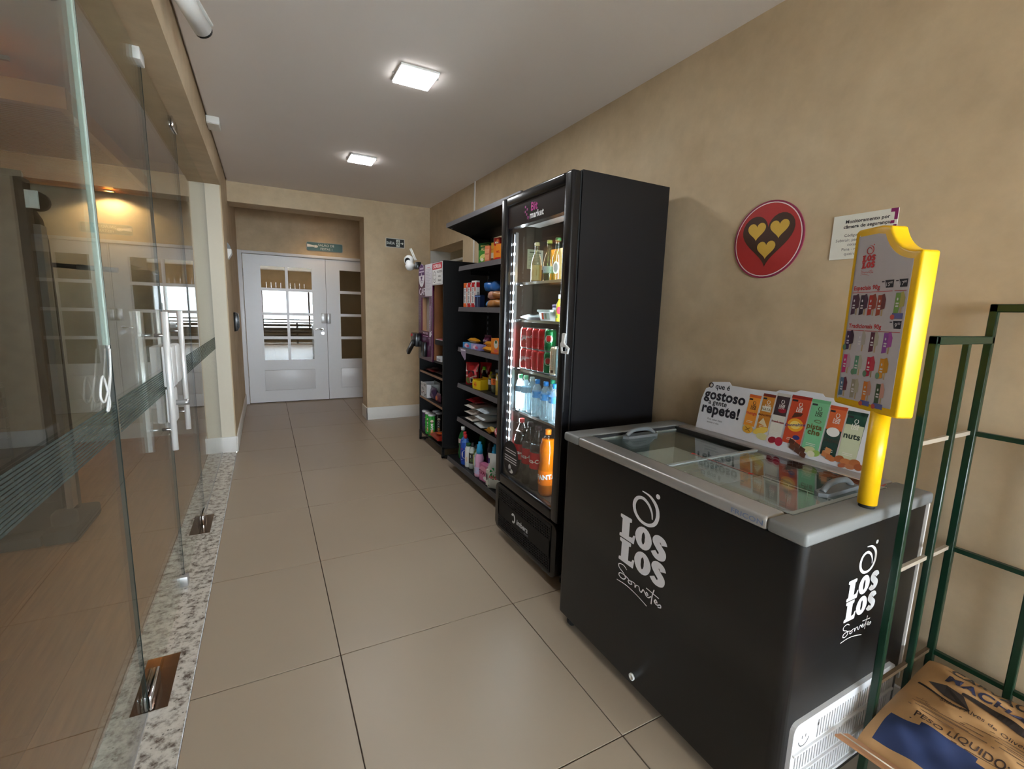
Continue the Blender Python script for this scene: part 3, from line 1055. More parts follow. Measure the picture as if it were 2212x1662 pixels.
# ================================================================== glass-door fridge
GX0, GXS, GX1, GY0, GY1, GZ = 1.035, 1.092, 1.63, 0.0, 0.712, 2.062
fg = thing('display_fridge', 'tall black display fridge with lit glass door, full of drinks', 'fridge', (1.33, 0.356, 0))
sh = MB()
sh.box(GXS, GY0, 0.05, GX1, GY0 + 0.035, GZ).box(GXS, GY1 - 0.035, 0.05, GX1, GY1, GZ)
sh.box(GX1 - 0.035, GY0 + 0.035, 0.05, GX1, GY1 - 0.035, GZ).box(GXS, GY0 + 0.035, GZ - 0.1, GX1 - 0.035, GY1 - 0.035, GZ)
sh.box(GXS, GY0 + 0.035, 0.05, GX1 - 0.035, GY1 - 0.035, 0.395)
part('cabinet', sh, 'fridge', fg)
brown = plain('fridge_inner_liner', (66, 56, 49), 0.4, var=0.04)
ln = MB()
ln.box(GXS, GY0 + 0.035, 0.395, GX1 - 0.04, GY0 + 0.04, 1.96).box(GXS, GY1 - 0.04, 0.395, GX1 - 0.04, GY1 - 0.035, 1.96)
ln.box(GX1 - 0.04, GY0 + 0.035, 0.395, GX1 - 0.035, GY1 - 0.035, 1.96).box(GXS, GY0 + 0.035, 0.392, GX1 - 0.04, GY1 - 0.035, 0.398)
part('liner', ln, brown, fg)
bkp = MB().box(GX1 - 0.075, 0.24, 0.5, GX1 - 0.041, 0.47, 1.93)
part('air_duct', bkp, plain('duct_grey', (92, 90, 88), 0.4), fg)
# feet
for x in (GXS + 0.04, GX1 - 0.05):
    for y in (GY0 + 0.05, GY1 - 0.05):
        part('foot', MB().lathe([(0.022, 0), (0.022, 0.012), (0.01, 0.014), (0.01, 0.055)], 10, (x, y, 0)), 'rubber', fg)
# kick grille
gp = part('kick_grille', MB().prism(rrect(-GY1, 0.052, -GY0 - 0.004, 0.352, 0.045, 5), plane((0, 0, 0), (0, -1, 0), (0, 0, 1)), -GXS, -GX0 - 0.006), 'blackgloss', fg, bevel=0.008)
pl = plane((GX0 + 0.006, 0, 0), (0, -1, 0), (0, 0, 1))
hl = MB()
for z0, z1 in ((0.075, 0.088), (0.160, 0.252), (0.324, 0.335)):
    hl.prism([(-0.66, z0), (-0.05, z0), (-0.05, z1), (-0.66, z1)], pl, 0.0, 0.004)
for u0, u1 in ((-0.66, -0.645), (-0.0605, -0.05)):
    hl.prism([(u0, 0.088), (u1, 0.088), (u1, 0.324), (u0, 0.324)], pl, 0.0, 0.004)
part('grille_plate', hl, 'black', gp)
hl = MB()
for zb in (0.252, 0.088):
    for j in range(5):
        z = zb + 0.009 + j * 0.0145
        hl.prism([(-0.645, z), (-0.0605, z), (-0.0605, z + 0.0052), (-0.645, z + 0.0052)], pl, 0.0, 0.0036)
    for i in range(33):
        u = -0.645 + 0.0105 + i * 0.0175
        hl.prism([(u, zb), (u + 0.0068, zb), (u + 0.0068, zb + 0.072), (u, zb + 0.072)], pl, 0.0, 0.0040)
part('grille_lattice', hl, 'black', gp, kind='stuff')
lg = MB()
lg.text('imbera', -0.348, 0.186, 0.045, pl, 0.0046, (226, 228, 230), 0.03, shear=0.15)
lg.stroke(ell(-0.455, 0.204, 0.02, 0.024, 16, 0, R(-120), R(150)), 0.012, pl, 0.0046, (226, 228, 230))
lg.text('EFICAZ', -0.300, 0.166, 0.014, pl, 0.0046, (130, 132, 138), 0.02)
part('maker_name', lg, 'P', gp)
# door
dz0, dz1 = 0.362, 2.058
dr = part('door_frame', MB().box(GX0, GY0, dz0, GXS - 0.006, GY0 + 0.062, dz1).box(GX0, GY1 - 0.062, dz0, GXS - 0.006, GY1, dz1)
          .box(GX0, GY0 + 0.062, dz0, GXS - 0.006, GY1 - 0.062, dz0 + 0.062).box(GX0, GY0 + 0.062, dz1 - 0.055, GXS - 0.006, GY1 - 0.062, dz1), 'blackgloss', fg, bevel=0.012, seg=3)
part('gasket', MB().box(GXS - 0.006, GY0 + 0.01, dz0 + 0.01, GXS + 0.001, GY1 - 0.01, dz0 + 0.05).box(GXS - 0.006, GY0 + 0.008, dz0, GXS + 0.001, GY0 + 0.04, dz1).box(GXS - 0.006, GY1 - 0.04, dz0, GXS + 0.001, GY1 - 0.008, dz1), 'rubber', dr)
part('door_glass', box(GX0 + 0.016, GY0 + 0.06, dz0 + 0.06, GX0 + 0.021, GY1 - 0.06, 1.89), 'fglass', dr)
hdp = part('header_panel', box(GX0 + 0.012, GY0 + 0.06, 1.885, GXS, GY1 - 0.06, 2.01), plain('plum_black_header', (26, 20, 25), 0.25), dr)
pl = plane((GX0 + 0.012, 0, 0), (0, -1, 0), (0, 0, 1))
lg = MB()
lg.text('Bit', -0.352, 1.943, 0.058, pl, 0.0006, (176, 40, 130), 0.035)
for a, b in ((-0.452, 1.965), (-0.432, 1.95), (-0.452, 1.94), (-0.436, 1.925), (-0.42, 1.908)):
    lg.rect(a, b, a + 0.013, b + 0.012, pl, 0.0006, (140, 36, 110))
lg.text('by', -0.412, 1.905, 0.026, pl, 0.0008, (120, 30, 95), 0.02)
lg.text('market', -0.325, 1.905, 0.046, pl, 0.0008, (240, 238, 240), 0.03)
part('shop_name', lg, 'P', hdp)
# stickers on the glass
pl = plane((GX0 + 0.0158, 0, 0), (0, -1, 0), (0, 0, 1))
sk = MB()
sk.poly(ell(-0.537, 0.55, 0.098, 0.105, 30), pl, 0.0004, (30, 24, 26))
for k, (w, v) in enumerate(((0.13, 0.598), (0.13, 0.583), (0.15, 0.556), (0.15, 0.541), (0.15, 0.526))):
    sk.rect(-0.537 - w / 2, v - 0.003, -0.537 + w / 2, v + 0.003, pl, 0.0008, (214, 210, 212))
for q in (ell(-0.545, 0.488, 0.017, 0.022, 12), ell(-0.528, 0.472, 0.026, 0.014, 12)):
    sk.poly(q, pl, 0.0008, (214, 210, 212))
part('oval_sticker', sk, 'P', dr, label='black oval sticker with white lines')
# LED strips and canopy lamp inside
for y in (GY1 - 0.066, GY0 + 0.066):
    s = part('led_profile', box(GXS + 0.002, y - 0.012, 0.44, GXS + 0.02, y + 0.012, 1.87), 'alu', fg)
    d = MB()
    k = 0.64
    while k < 1.86:
        d.lathe([(0.0075, -0.001), (0.0075, 0.004)], 8, (GXS - 0.0005, y, k), axis='x')
        k += 0.0555
    part('led_dots', d, 'fled', s, kind='stuff')
    part('led_tape', box(GXS - 0.0002, y - 0.0016, 0.46, GXS + 0.002, y + 0.0016, 1.86), emitmat('led_tape', (214, 232, 255), 3.5), s)
    light('fridge_lamp', 'AREA', (GXS + 0.045, y + (-0.016 if y > 0.3 else 0.016), 1.2), 5, (0.86, 0.94, 1.0), (R(90), 0, R(0 if y < 0.3 else 180)), shape='RECTANGLE', size=0.012, size_y=1.3)
part('top_lamp', box(GXS + 0.002, 0.18, 1.885, GXS + 0.08, 0.50, 1.905), 'alu', fg)
# shelves
for z in (1.58, 1.37, 1.083, 0.832):
    s = part('shelf', box(GXS + 0.012, GY0 + 0.045, z - 0.008, GX1 - 0.09, GY1 - 0.045, z - 0.002), 'fglass', fg)
    part('shelf_edge', box(GXS + 0.008, GY0 + 0.045, z - 0.010, GXS + 0.013, GY1 - 0.045, z + 0.004), 'chrome', s)
nt_ = MB()
pl = plane((1.25, GY1 - 0.0402, 1.73), (1, 0, 0), (0, 0, 1))
nt_.rect(-0.055, -0.055, 0.055, 0.06, pl, 0.0006, (196, 214, 206))
nt_.rect(-0.04, 0.04, 0.04, 0.046, pl, 0.001, (70, 90, 84))
for k in range(9):
    nt_.rect(-0.045, 0.028 - k * 0.009, 0.03 + 0.012 * (k % 2), 0.030 - k * 0.009, pl, 0.001, (140, 160, 152))
part('notice', nt_, 'P', fg)

# bottle opener hooked on the fridge door
op = MB()
pl = plane((GX0 - 0.004, -0.012, 1.23), (0, -1, 0), (0, 0, 1))
pts = [(-0.026, 0.030), (-0.020, 0.004), (0.026, 0.004), (0.032, 0.024), (0.010, 0.036)]
op.stroke(pts, [0.011] * len(pts), pl, 0.0, None, True)
op.poly([(-0.031, 0.030), (0.006, 0.036), (-0.002, 0.052), (0.006, 0.090), (-0.001, 0.094), (-0.007, 0.080), (-0.014, 0.094), (-0.021, 0.090), (-0.022, 0.056), (-0.032, 0.042)], pl, 0.0004, None)
mm = op.mesh('bottle_opener', inv=Matrix.Translation((GX0 - 0.004, -0.012, 1.23)).inverted(), weld=True)
o = bpy.data.objects.new('bottle_opener', mm); mm.materials.append(M['whitep']); col.objects.link(o); o.location = (GX0 - 0.004, -0.012, 1.23)
sd = o.modifiers.new('t', 'SOLIDIFY'); sd.thickness = 0.008; sd.offset = 1
tag(o, 'white boot-shaped bottle opener hooked on the edge of the fridge door', 'bottle opener')

# ================================================================== gondola shelf unit
SX0, SX1, SY0, SY1 = 1.295, 1.57, 0.735, 2.03
gd = thing('gondola_shelf', 'black metal store shelf unit with canopy and six levels of groceries', 'shelf', (1.45, 1.46, 0))
bk = MB().box(SX1 - 0.006, SY0, 0.1, SX1, SY1, 1.93)
part('back_panel', bk, 'black', gd)
for y in (SY0, SY1 - 0.03):
    part('upright', box(SX1, y, 0, SX1 + 0.03, y + 0.03, 2.12), 'black', gd)
LV = [1.787, 1.443, 1.095, 0.772, 0.462]
for z in LV:
    s = part('shelf', MB().box(SX0, SY0, z - 0.022, SX1 - 0.006, SY1, z).box(SX0 + 0.1, SY1 - 0.004, z - 0.06, SX1 - 0.006, SY1, z - 0.022).box(SX0 + 0.1, SY0, z - 0.06, SX1 - 0.006, SY0 + 0.004, z - 0.022), 'black', gd)
    part('price_rail', MB().prism([(0, -0.036), (0.006, -0.036), (0.012, 0.001), (0.006, 0.003)], plane((SX0 - 0.011, SY1, z), (1, 0, 0), (0, 0, 1)), 0.0, SY1 - SY0), 'gfascia', s)
s = part('base_shelf', box(1.205, SY0, 0.078, SX1 - 0.006, SY1, 0.106), 'black', gd)
part('price_rail', MB().prism([(0, -0.034), (0.006, -0.034), (0.014, 0.001), (0.006, 0.003)], plane((1.193, SY1, 0.106), (1, 0, 0), (0, 0, 1)), 0.0, SY1 - SY0), plain('dark_grey_rail', (58, 58, 62), 0.4), s)
part('kick_board', box(1.40, SY0, 0.0, 1.42, SY1, 0.078), 'black', gd)
cn = part('canopy', MB().prism([(1.178, 2.100), (1.38, 2.05), (1.54, 2.035), (1.60, 2.075), (1.57, 2.09), (1.40, 2.075), (1.178, 2.135)], plane((0, SY1, 0), (1, 0, 0), (0, 0, 1)), 0, SY1 - SY0), 'black', gd)
part('canopy_fascia', box(1.170, SY0, 2.098, 1.178, SY1, 2.133), 'gfascia', cn)
for y in (SY1 - 0.006, SY0):
    part('canopy_bracket', MB().prism([(1.22, 2.09), (1.38, 2.045), (1.45, 2.01), (1.52, 1.95), (1.565, 1.88), (1.57, 1.80), (1.60, 1.80), (1.60, 2.075), (1.40, 2.075)], plane((0, y + 0.006, 0), (1, 0, 0), (0, 0, 1)), 0, 0.006), 'black', cn)
sc_ = MB()
sc_.lathe([(0.0, -0.002), (0.008, -0.001), (0.008, 0.001)], 10, (1.205, SY1 - 0.04, 2.092))
part('screw', sc_, 'steel', cn)
tagm = MB((150, 136, 160))
pl = plane((SX0 - 0.012, SY1 - 0.16, 1.095), (0, -1, 0), (0, 0, 1))
tagm.poly([(-0.10, 0.0), (0.04, -0.006), (0.04, -0.085), (0.02, -0.10), (-0.06, -0.055)], pl, 0.002, (148, 134, 160))
tagm.rect(-0.07, -0.022, 0.03, -0.010, pl, 0.003, (226, 220, 232))
part('price_flag', tagm, 'P', gd)
for y in (SY1 - 0.018, SY1 - 0.02):
    pass
sd_ = MB()
for k in range(34):
    sd_.box(SX1 - 0.0085, SY1 - 0.026, 0.2 + k * 0.05, SX1 - 0.006, SY1 - 0.018, 0.225 + k * 0.05)
part('slots', sd_, 'steel', gd, kind='stuff')

# ================================================================== coffee cabinet
CX0, CX1, CY0, CY1 = 1.222, 1.66, 2.245, 3.0
cb = thing('coffee_cabinet', 'tall black cabinet with purple coffee panel on top and open shelves below', 'cabinet', (1.44, 2.62, 0))
part('side_panel', box(CX0 + 0.004, CY0, 0.1, CX1, CY0 + 0.018, 1.838), 'black', cb)
part('side_panel', box(CX0 + 0.004, CY1 - 0.018, 0.1, CX1, CY1, 1.838), 'black', cb)
part('back_panel', box(CX1 - 0.01, CY0 + 0.018, 0.1, CX1, CY1 - 0.018, 1.838), 'black', cb)
part('top_panel', box(CX0 + 0.004, CY0, 1.838, CX1, CY1, 1.856), 'black', cb)
for z, mt in ((0.112, 'black'), (0.500, 'wood'), (0.778, 'wood'), (0.925, 'black')):
    s = part('shelf', box(CX0 + 0.012, CY0 + 0.018, z - 0.018, CX1 - 0.01, CY1 - 0.018, z), 'black', cb)
    if mt == 'wood':
        part('shelf_edge', box(CX0 + 0.004, CY0 + 0.018, z - 0.018, CX0 + 0.012, CY1 - 0.018, z), plain('tan_edge_band', (142, 108, 84), 0.5), s)
for y in (CY0, CY1 - 0.024):
    l = MB().box(CX0, y, 0.012, CX0 + 0.024, y + 0.024, 0.12).box(CX1 - 0.024, y, 0.012, CX1, y + 0.024, 0.12).box(CX0, y, 0.012, CX1, y + 0.024, 0.032)
    l.lathe([(0.014, 0), (0.014, 0.012)], 10, (CX0 + 0.06, y + 0.012, 0)).lathe([(0.014, 0), (0.014, 0.012)], 10, (CX1 - 0.06, y + 0.012, 0))
    part('leg_frame', l, 'black', cb)
part('divider', box(CX0 + 0.012, 2.52, 0.925, CX1 - 0.01, 2.536, 1.838), 'wood', cb)
part('inner_lining', box(CX0 + 0.2, CY0 + 0.018, 0.93, CX0 + 0.21, 2.52, 1.838), 'wood', cb)
PU = (84, 18, 62)
fp = MB(PU)
fp.box(CX0 - 0.004, 2.535, 0.905, CX0 + 0.006, 2.64, 1.852).box(CX0 - 0.004, 2.895, 0.905, CX0 + 0.006, CY1, 1.852)
fp.box(CX0 - 0.004, 2.64, 0.905, CX0 + 0.006, 2.895, 1.20).box(CX0 - 0.004, 2.64, 1.535, CX0 + 0.006, 2.895, 1.852)
fpo = part('purple_panel', fp, 'G', cb, label='purple glossy front panel with a window')
part('window_lining', box(CX0 + 0.006, 2.885, 1.2, CX0 + 0.12, 2.895, 1.535, c=(170, 130, 96)).box(CX0 + 0.006, 2.64, 1.19, CX0 + 0.12, 2.895, 1.2, c=(170, 130, 96)), 'P', fpo)
part('coffee_machine', box(CX0 + 0.034, 2.56, 0.95, CX1 - 0.02, 2.86, 1.60), 'alu', cb, bevel=0.02)
pl = plane((CX0 - 0.004, 0, 0), (0, -1, 0), (0, 0, 1))
pr = MB()
pr.rect(-2.548, 0.925, -2.538, 1.852, pl, 0.0004, (206, 176, 200))
pr.text('CAFÉ', -2.965, 1.562, 0.098, pl, 0.0006, (236, 232, 236), 0.01, align='L')
pr.rect(-2.62, 1.06, -2.60, 1.45, pl, 0.0006, (190, 150, 184))
pr.text('Expresso', -2.605, 1.23, 0.045, pl, 0.0008, (226, 210, 226), 0.0, rot=R(90))
pr.poly(ell(-2.60, 1.175, 0.03, 0.026, 18), pl, 0.0008, (236, 232, 236))
pr.stroke(ell(-2.565, 1.19, 0.014, 0.016, 12), 0.005, pl, 0.0008, (236, 232, 236), True)
pr.text('PAGUE AQUI', -2.76, 1.168, 0.028, pl, 0.0006, (226, 210, 226), 0.0)
pr.rect(-2.84, 1.145, -2.68, 1.152, pl, 0.0006, (200, 160, 190))
pr.poly(ell(-2.89, 1.755, 0.098, 0.115, 28), pl, 0.0006, (226, 222, 226))
pr.poly(ell(-2.89, 1.755, 0.094, 0.111, 28, 0, R(0), R(180)), pl, 0.001, (84, 44, 92))
pr.rect(-2.95, 1.815, -2.83, 1.832, pl, 0.0014, (206, 190, 210)).rect(-2.97, 1.785, -2.81, 1.80, pl, 0.0014, (206, 190, 210))
pr.rect(-2.90, 1.745, -2.88, 1.778, pl, 0.0014, (226, 222, 226)).poly([(-2.925, 1.745), (-2.89, 1.70), (-2.855, 1.745)], pl, 0.0014, (84, 44, 92))
pr.rect(-2.95, 1.70, -2.83, 1.706, pl, 0.0014, (120, 100, 124)).rect(-2.92, 1.68, -2.86, 1.686, pl, 0.0014, (120, 100, 124))
part('panel_print', pr, 'P', fpo)
pp = MB()
pp.rect(-2.765, 1.545, -2.548, 1.852, pl, 0.002, (206, 200, 206))
pp.rect(-2.70, 1.815, -2.62, 1.822, pl, 0.0025, (196, 110, 120))
for k in range(14):
    pp.rect(-2.735, 1.80 - k * 0.015, -2.58 - 0.03 * (k % 3), 1.804 - k * 0.015, pl, 0.0025, (160, 154, 164))
part('instruction_sheet', pp, 'P', fpo)
sg = MB()
sg.prism([(-2.535, 1.645), (-2.247, 1.645), (-2.247, 1.848), (-2.535, 1.848)], pl, 0.0, 0.004, (222, 220, 218))
sg.rect(-2.525, 1.787, -2.257, 1.842, pl, 0.0045, (190, 46, 58))
sg.text('SORRIA', -2.391, 1.798, 0.048, pl, 0.005, (236, 228, 226), 0.03, sx=1.25)
sg.stroke(ell(-2.465, 1.718, 0.042, 0.05, 22), 0.006, pl, 0.005, (30, 30, 32), True)
sg.stroke(ell(-2.465, 1.715, 0.024, 0.024, 10, 0, R(200), R(340)), 0.005, pl, 0.005, (30, 30, 32))
for s in (-1, 1):
    sg.poly(ell(-2.465 + s * 0.014, 1.735, 0.005, 0.009, 8), pl, 0.005, (30, 30, 32))
for k, w in enumerate(('VOCÊ ESTÁ', 'sendo', 'filmado')):
    sg.text(w, -2.325, 1.752 - k * 0.038, 0.028, pl, 0.005, (40, 40, 42), 0.008)
sg.stroke(rrect(-2.528, 1.652, -2.254, 1.842, 0.012), 0.003, pl, 0.0046, (60, 60, 62), True)
part('smile_sign', sg, 'P', cb, label='white and red sign with smiling face')

# ================================================================== promo board standing on the freezer
bd = thing('promo_board', 'white cut-out ice cream promotion board standing on the back rim of the freezer', 'sign board', (1.585, -0.68, 0.902))
lean = R(10)
pl = plane((1.578, -0.335, 0.901), (0, -1, 0), (math.sin(lean), 0, math.cos(lean)))
top = [(0.0, 0.0), (0.712, 0.0), (0.712, 0.215), (0.60, 0.232), (0.59, 0.240), (0.53, 0.240), (0.52, 0.250), (0.44, 0.250), (0.42, 0.238), (0.36, 0.238), (0.345, 0.228), (0.24, 0.222), (0.14, 0.222), (0.125, 0.236), (0.04, 0.224), (0.03, 0.198), (0.012, 0.19), (0.0, 0.14)]
part('board', MB().prism(top, pl, -0.004, 0.0, (226, 226, 232)), 'P', bd)
pr = MB()
NV = (34, 32, 44)
pr.text('O que é', 0.024, 0.197, 0.033, pl, 0.0006, NV, 0.022, 'L')
pr.text('gostoso', 0.012, 0.146, 0.064, pl, 0.0006, NV, 0.036, 'L', 0.97)
pr.text('a gente', 0.042, 0.122, 0.032, pl, 0.0006, NV, 0.022, 'L')
pr.text('repete!', 0.014, 0.080, 0.066, pl, 0.0006, NV, 0.036, 'L', 0.97)
pr.text('Para saber mais', 0.055, 0.050, 0.0125, pl, 0.0006, (70, 68, 78), 0.0, 'L')
pr.text('acesse o site', 0.055, 0.036, 0.0125, pl, 0.0006, (70, 68, 78), 0.0, 'L')
packs = [(0.262, 0.200, 0.05, (238, 152, 54), (214, 96, 40), 'manga', (214, 76, 60)),
         (0.322, 0.214, 0.05, (206, 132, 44), (120, 40, 26), 'BANOFFEE', (110, 54, 24)),
         (0.380, 0.226, 0.052, (66, 48, 52), (206, 200, 190), 'framboesa', (150, 30, 44)),
         (0.450, 0.228, 0.072, (204, 74, 40), (160, 36, 28), 'Ovomaltine', (40, 60, 130)),
         (0.522, 0.226, 0.062, (126, 196, 148), (108, 178, 130), 'pistache', (110, 90, 40)),
         (0.586, 0.214, 0.054, (218, 104, 56), (196, 76, 40), 'CREME', (70, 60, 50)),
         (0.648, 0.206, 0.060, (30, 76, 62), (20, 56, 46), 'nuts', (40, 60, 50))]
for i, (u, v, w, c1, c2, tx, tc) in enumerate(packs):
    L = 0.0010 + 0.0003 * (3 - abs(3 - i))
    lo = (0.066, 0.058, 0.046, 0.038, 0.036, 0.030, 0.034)[i]
    h = w / 2
    pr.poly([(u - h * 1.02, lo), (u + h * 0.96, lo), (u + h * 1.1, v - 0.01), (u - h * 0.92, v - 0.01)], pl, L, c1)
    pr.poly([(u - h * 1.0, v - 0.012), (u + h * 1.12, v - 0.012), (u + h * 1.15, v), (u - h * 0.96, v)], pl, L + 0.0001, c2)
    if i in (2, 6, 5):
        cc = ((224, 218, 206), None, None, (36, 66, 58), (206, 212, 180))[i - 2]
        hi = (0.5, 0, 0, 0.52, 0.72)[i - 2]
        pr.poly([(u - h * 1.02, lo), (u + h * 0.96, lo), (u + h * 1.02, lo + (v - lo) * hi), (u - h * 0.98, lo + (v - lo) * hi)], pl, L + 0.0001, cc)
    # small hooped drop and brand initials
    kc = (240, 236, 230) if i not in (0, 4) else (60, 50, 40)
    pr.stroke(ell(u + 0.004, v - 0.034, 0.006, 0.0075, 10, 0, R(100), R(430)), 0.0022, pl, L + 0.0003, kc)
    pr.text('LOS', u + 0.004, v - 0.053, 0.0125, pl, L + 0.0003, kc, 0.04)
    pr.text('LOS', u + 0.003, v - 0.063, 0.0125, pl, L + 0.0003, kc, 0.04)
    pr.rect(u - h * 0.85, v - 0.024, u - h * 0.25, v - 0.017, pl, L + 0.0003, (44, 40, 46))
    sz = {0: 0.018, 1: 0.013, 2: 0.0165, 3: 0.016, 4: 0.02, 5: 0.017, 6: 0.03}[i]
    if i == 3:
        pr.poly(ell(u, lo + 0.075, 0.03, 0.026, 20), pl, L + 0.0002, (244, 170, 40))
        pr.poly(ell(u, lo + 0.075, 0.02, 0.016, 18), pl, L + 0.00025, (250, 214, 110))
        pr.text(tx, u, lo + 0.070, sz, pl, L + 0.0004, tc, 0.02, rot=R(12), shear=0.1)
        pr.poly([(u - 0.02, lo + 0.10), (u + 0.015, lo + 0.112), (u + 0.02, lo + 0.125), (u - 0.012, lo + 0.122)], pl, L + 0.0003, (80, 40, 26))
        pr.poly(ell(u + 0.014, lo + 0.028, 0.014, 0.009, 12), pl, L + 0.0003, (44, 50, 120))
    elif i == 1:
        pr.rect(u - 0.019, lo + 0.082, u + 0.02, lo + 0.104, pl, L + 0.0002, (226, 218, 200))
        pr.text('NATA', u, lo + 0.087, 0.014, pl, L + 0.0004, (150, 130, 100), 0.02)
        pr.text(tx, u, lo + 0.063, 0.0115, pl, L + 0.0004, tc, 0.03)
        pr.poly([(u - 0.02, lo + 0.03), (u + 0.02, lo + 0.02), (u - 0.004, lo + 0.055)], pl, L + 0.0002, (226, 206, 170))
    elif i == 4:
        pr.text('pista', u - 0.002, lo + 0.078, 0.028, pl, L + 0.0004, tc, 0.03)
        pr.text('che', u, lo + 0.056, 0.03, pl, L + 0.0004, tc, 0.03)
        pr.stroke(ell(u + 0.006, lo + 0.108, 0.012, 0.005, 10), 0.002, pl, L + 0.0004, tc, True)
    elif i == 5:
        pr.poly(ell(u, lo + 0.088, 0.022, 0.017, 18), pl, L + 0.0003, (238, 236, 232))
        pr.text(tx, u, lo + 0.05, sz, pl, L + 0.0004, tc, 0.03)
    else:
        tw = textmesh(tx, 0.03)[2] * sz
        pr.text(tx, u, lo + (0.05, 0, 0.06, 0, 0, 0, 0.075)[i], sz * min(1, w * 0.98 / tw), pl, L + 0.0004, tc, 0.03)
    if i == 2:
        pr.poly(ell(u + 0.008, lo + 0.112, 0.017, 0.011, 14), pl, L + 0.0003, (150, 24, 44))
    for k in range(2):
        pr.rect(u - h * 0.6, lo + 0.014 + k * 0.006, u + h * 0.5, lo + 0.016 + k * 0.006, pl, L + 0.0002, (230, 226, 216))
# fruit, chocolate, nuts along the bottom
frt = [(0.262, 0.052, 0.024, 0.018, (236, 176, 60)), (0.300, 0.050, 0.012, 0.010, (196, 110, 50)), (0.318, 0.058, 0.034, 0.014, (232, 196, 84)), (0.330, 0.036, 0.026, 0.014, (216, 208, 150)),
       (0.372, 0.034, 0.024, 0.018, (228, 210, 206)), (0.374, 0.034, 0.017, 0.013, (150, 22, 40)), (0.402, 0.034, 0.016, 0.018, (182, 40, 66)),
       (0.520, 0.034, 0.022, 0.013, (206, 206, 150)), (0.545, 0.026, 0.016, 0.012, (150, 182, 90)), (0.530, 0.020, 0.014, 0.012, (226, 220, 190)),
       (0.604, 0.022, 0.013, 0.009, (186, 110, 64)), (0.626, 0.030, 0.016, 0.012, (172, 96, 52)), (0.650, 0.024, 0.02, 0.013, (196, 120, 70)), (0.676, 0.028, 0.018, 0.014, (178, 104, 58)), (0.640, 0.010, 0.014, 0.008, (168, 92, 60)), (0.664, 0.012, 0.016, 0.009, (186, 116, 76)), (0.690, 0.018, 0.014, 0.012, (160, 86, 48))]
for k, (u, v, a, b, c) in enumerate(frt):
    pr.poly(ell(u, v, a, b, 16, 0.2 * (k % 3)), pl, 0.0026 + 0.00005 * k, c)
for k, (a, b) in enumerate(((-0.008, -0.008), (0.008, 0.008), (-0.008, 0.008))):
    pr.stroke([(0.262 + a * 1.4, 0.052 + b), (0.262 - a * 1.4, 0.052 - b)], 0.0022, pl, 0.0036, (120, 80, 30))
for k in range(6):
    u, v = 0.440 + 0.022 * (k % 3) + 0.006 * (k // 3), 0.040 - 0.017 * (k // 3) - 0.010 * (k % 3)
    pr.poly([(u, v), (u + 0.021, v - 0.008), (u + 0.024, v + 0.012), (u + 0.003, v + 0.02)], pl, 0.0030 + 0.0001 * k, ((84, 46, 32), (100, 58, 42))[k % 2])
for k, (u, v) in enumerate(((0.566, 0.026), (0.582, 0.018), (0.574, 0.040))):
    pr.poly([(u, v), (u + 0.02, v - 0.004), (u + 0.022, v + 0.016), (u + 0.002, v + 0.02)], pl, 0.0036 + 0.0001 * k, ((196, 124, 74), (184, 108, 62), (206, 140, 90))[k])
part('board_print', pr, 'P', bd)

# ================================================================== yellow popsicle topper
TC = Vector((1.272, -1.195, 0.906))
tp = thing('popsicle_topper', 'yellow plastic ice-cream-shaped menu sign on a post, bitten at one corner, standing on the freezer', 'sign', TC)
D = (0.4356, 0.9001, 0)
pl = plane(TC, (-D[0], -D[1], 0), (0, 0, 1))      # u runs towards the camera, normal towards the corridor
bite = [(-0.066 + 0.002, 0.768)]
for k in range(11):
    a = R(190 + 78 * k / 10)
    bite.append((0.040 + 0.098 * math.cos(a) + 0.024, 0.796 + 0.105 * math.sin(a) + 0.0))
shape = [(0.075, 0.265), (0.075, 0.690)] + bite[::-1][0:10] + [(-0.066, 0.771), (-0.145, 0.771), (-0.153, 0.763), (-0.153, 0.272), (-0.146, 0.265)]
part('sign_body', MB().prism(shape, pl, -0.024, 0.024), 'yel', tp, bevel=0.007, seg=3)
part('post', MB().tube([TC + Vector((0, 0, 0.004)), TC + Vector((0, 0, 0.275))], 0.0235, 20), 'yel', tp)
part('post_foot', MB().lathe([(0.02, 0), (0.02, 0.01)], 14, TC - Vector((0, 0, 0.006))), 'rubber', tp)


def inset(sh, d):
    cx = sum(p[0] for p in sh) / len(sh); cy = sum(p[1] for p in sh) / len(sh)
    n = len(sh); o = []
    for i in range(n):
        p, q, s = sh[i - 1], sh[i], sh[(i + 1) % n]
        e1 = Vector((q[0] - p[0], q[1] - p[1])).normalized(); e2 = Vector((s[0] - q[0], s[1] - q[1])).normalized()
        n1 = Vector((-e1.y, e1.x)); n2 = Vector((-e2.y, e2.x))
        b = (n1 + n2).normalized(); k = d / max(0.45, b.dot(n1))
        o.append((q[0] + b.x * k, q[1] + b.y * k))
    return o


area = sum(shape[i - 1][0] * shape[i][1] - shape[i][0] * shape[i - 1][1] for i in range(len(shape)))
ins = inset(shape, 0.021 if area > 0 else -0.021)
part('menu_sheet', MB((206, 200, 204)).prism(ins, pl, 0.0235, 0.0250, (206, 200, 206)), 'P', tp)
pr = MB()
mpl = lambda u, v, w=0.0: pl(u, v, 0.0252 + w)
RED = (206, 56, 60)
losLogo(pr, lambda u, v, w=0.0: mpl(-0.088 + u, 0.655 + v, w), 0.062, RED, 0.0003)


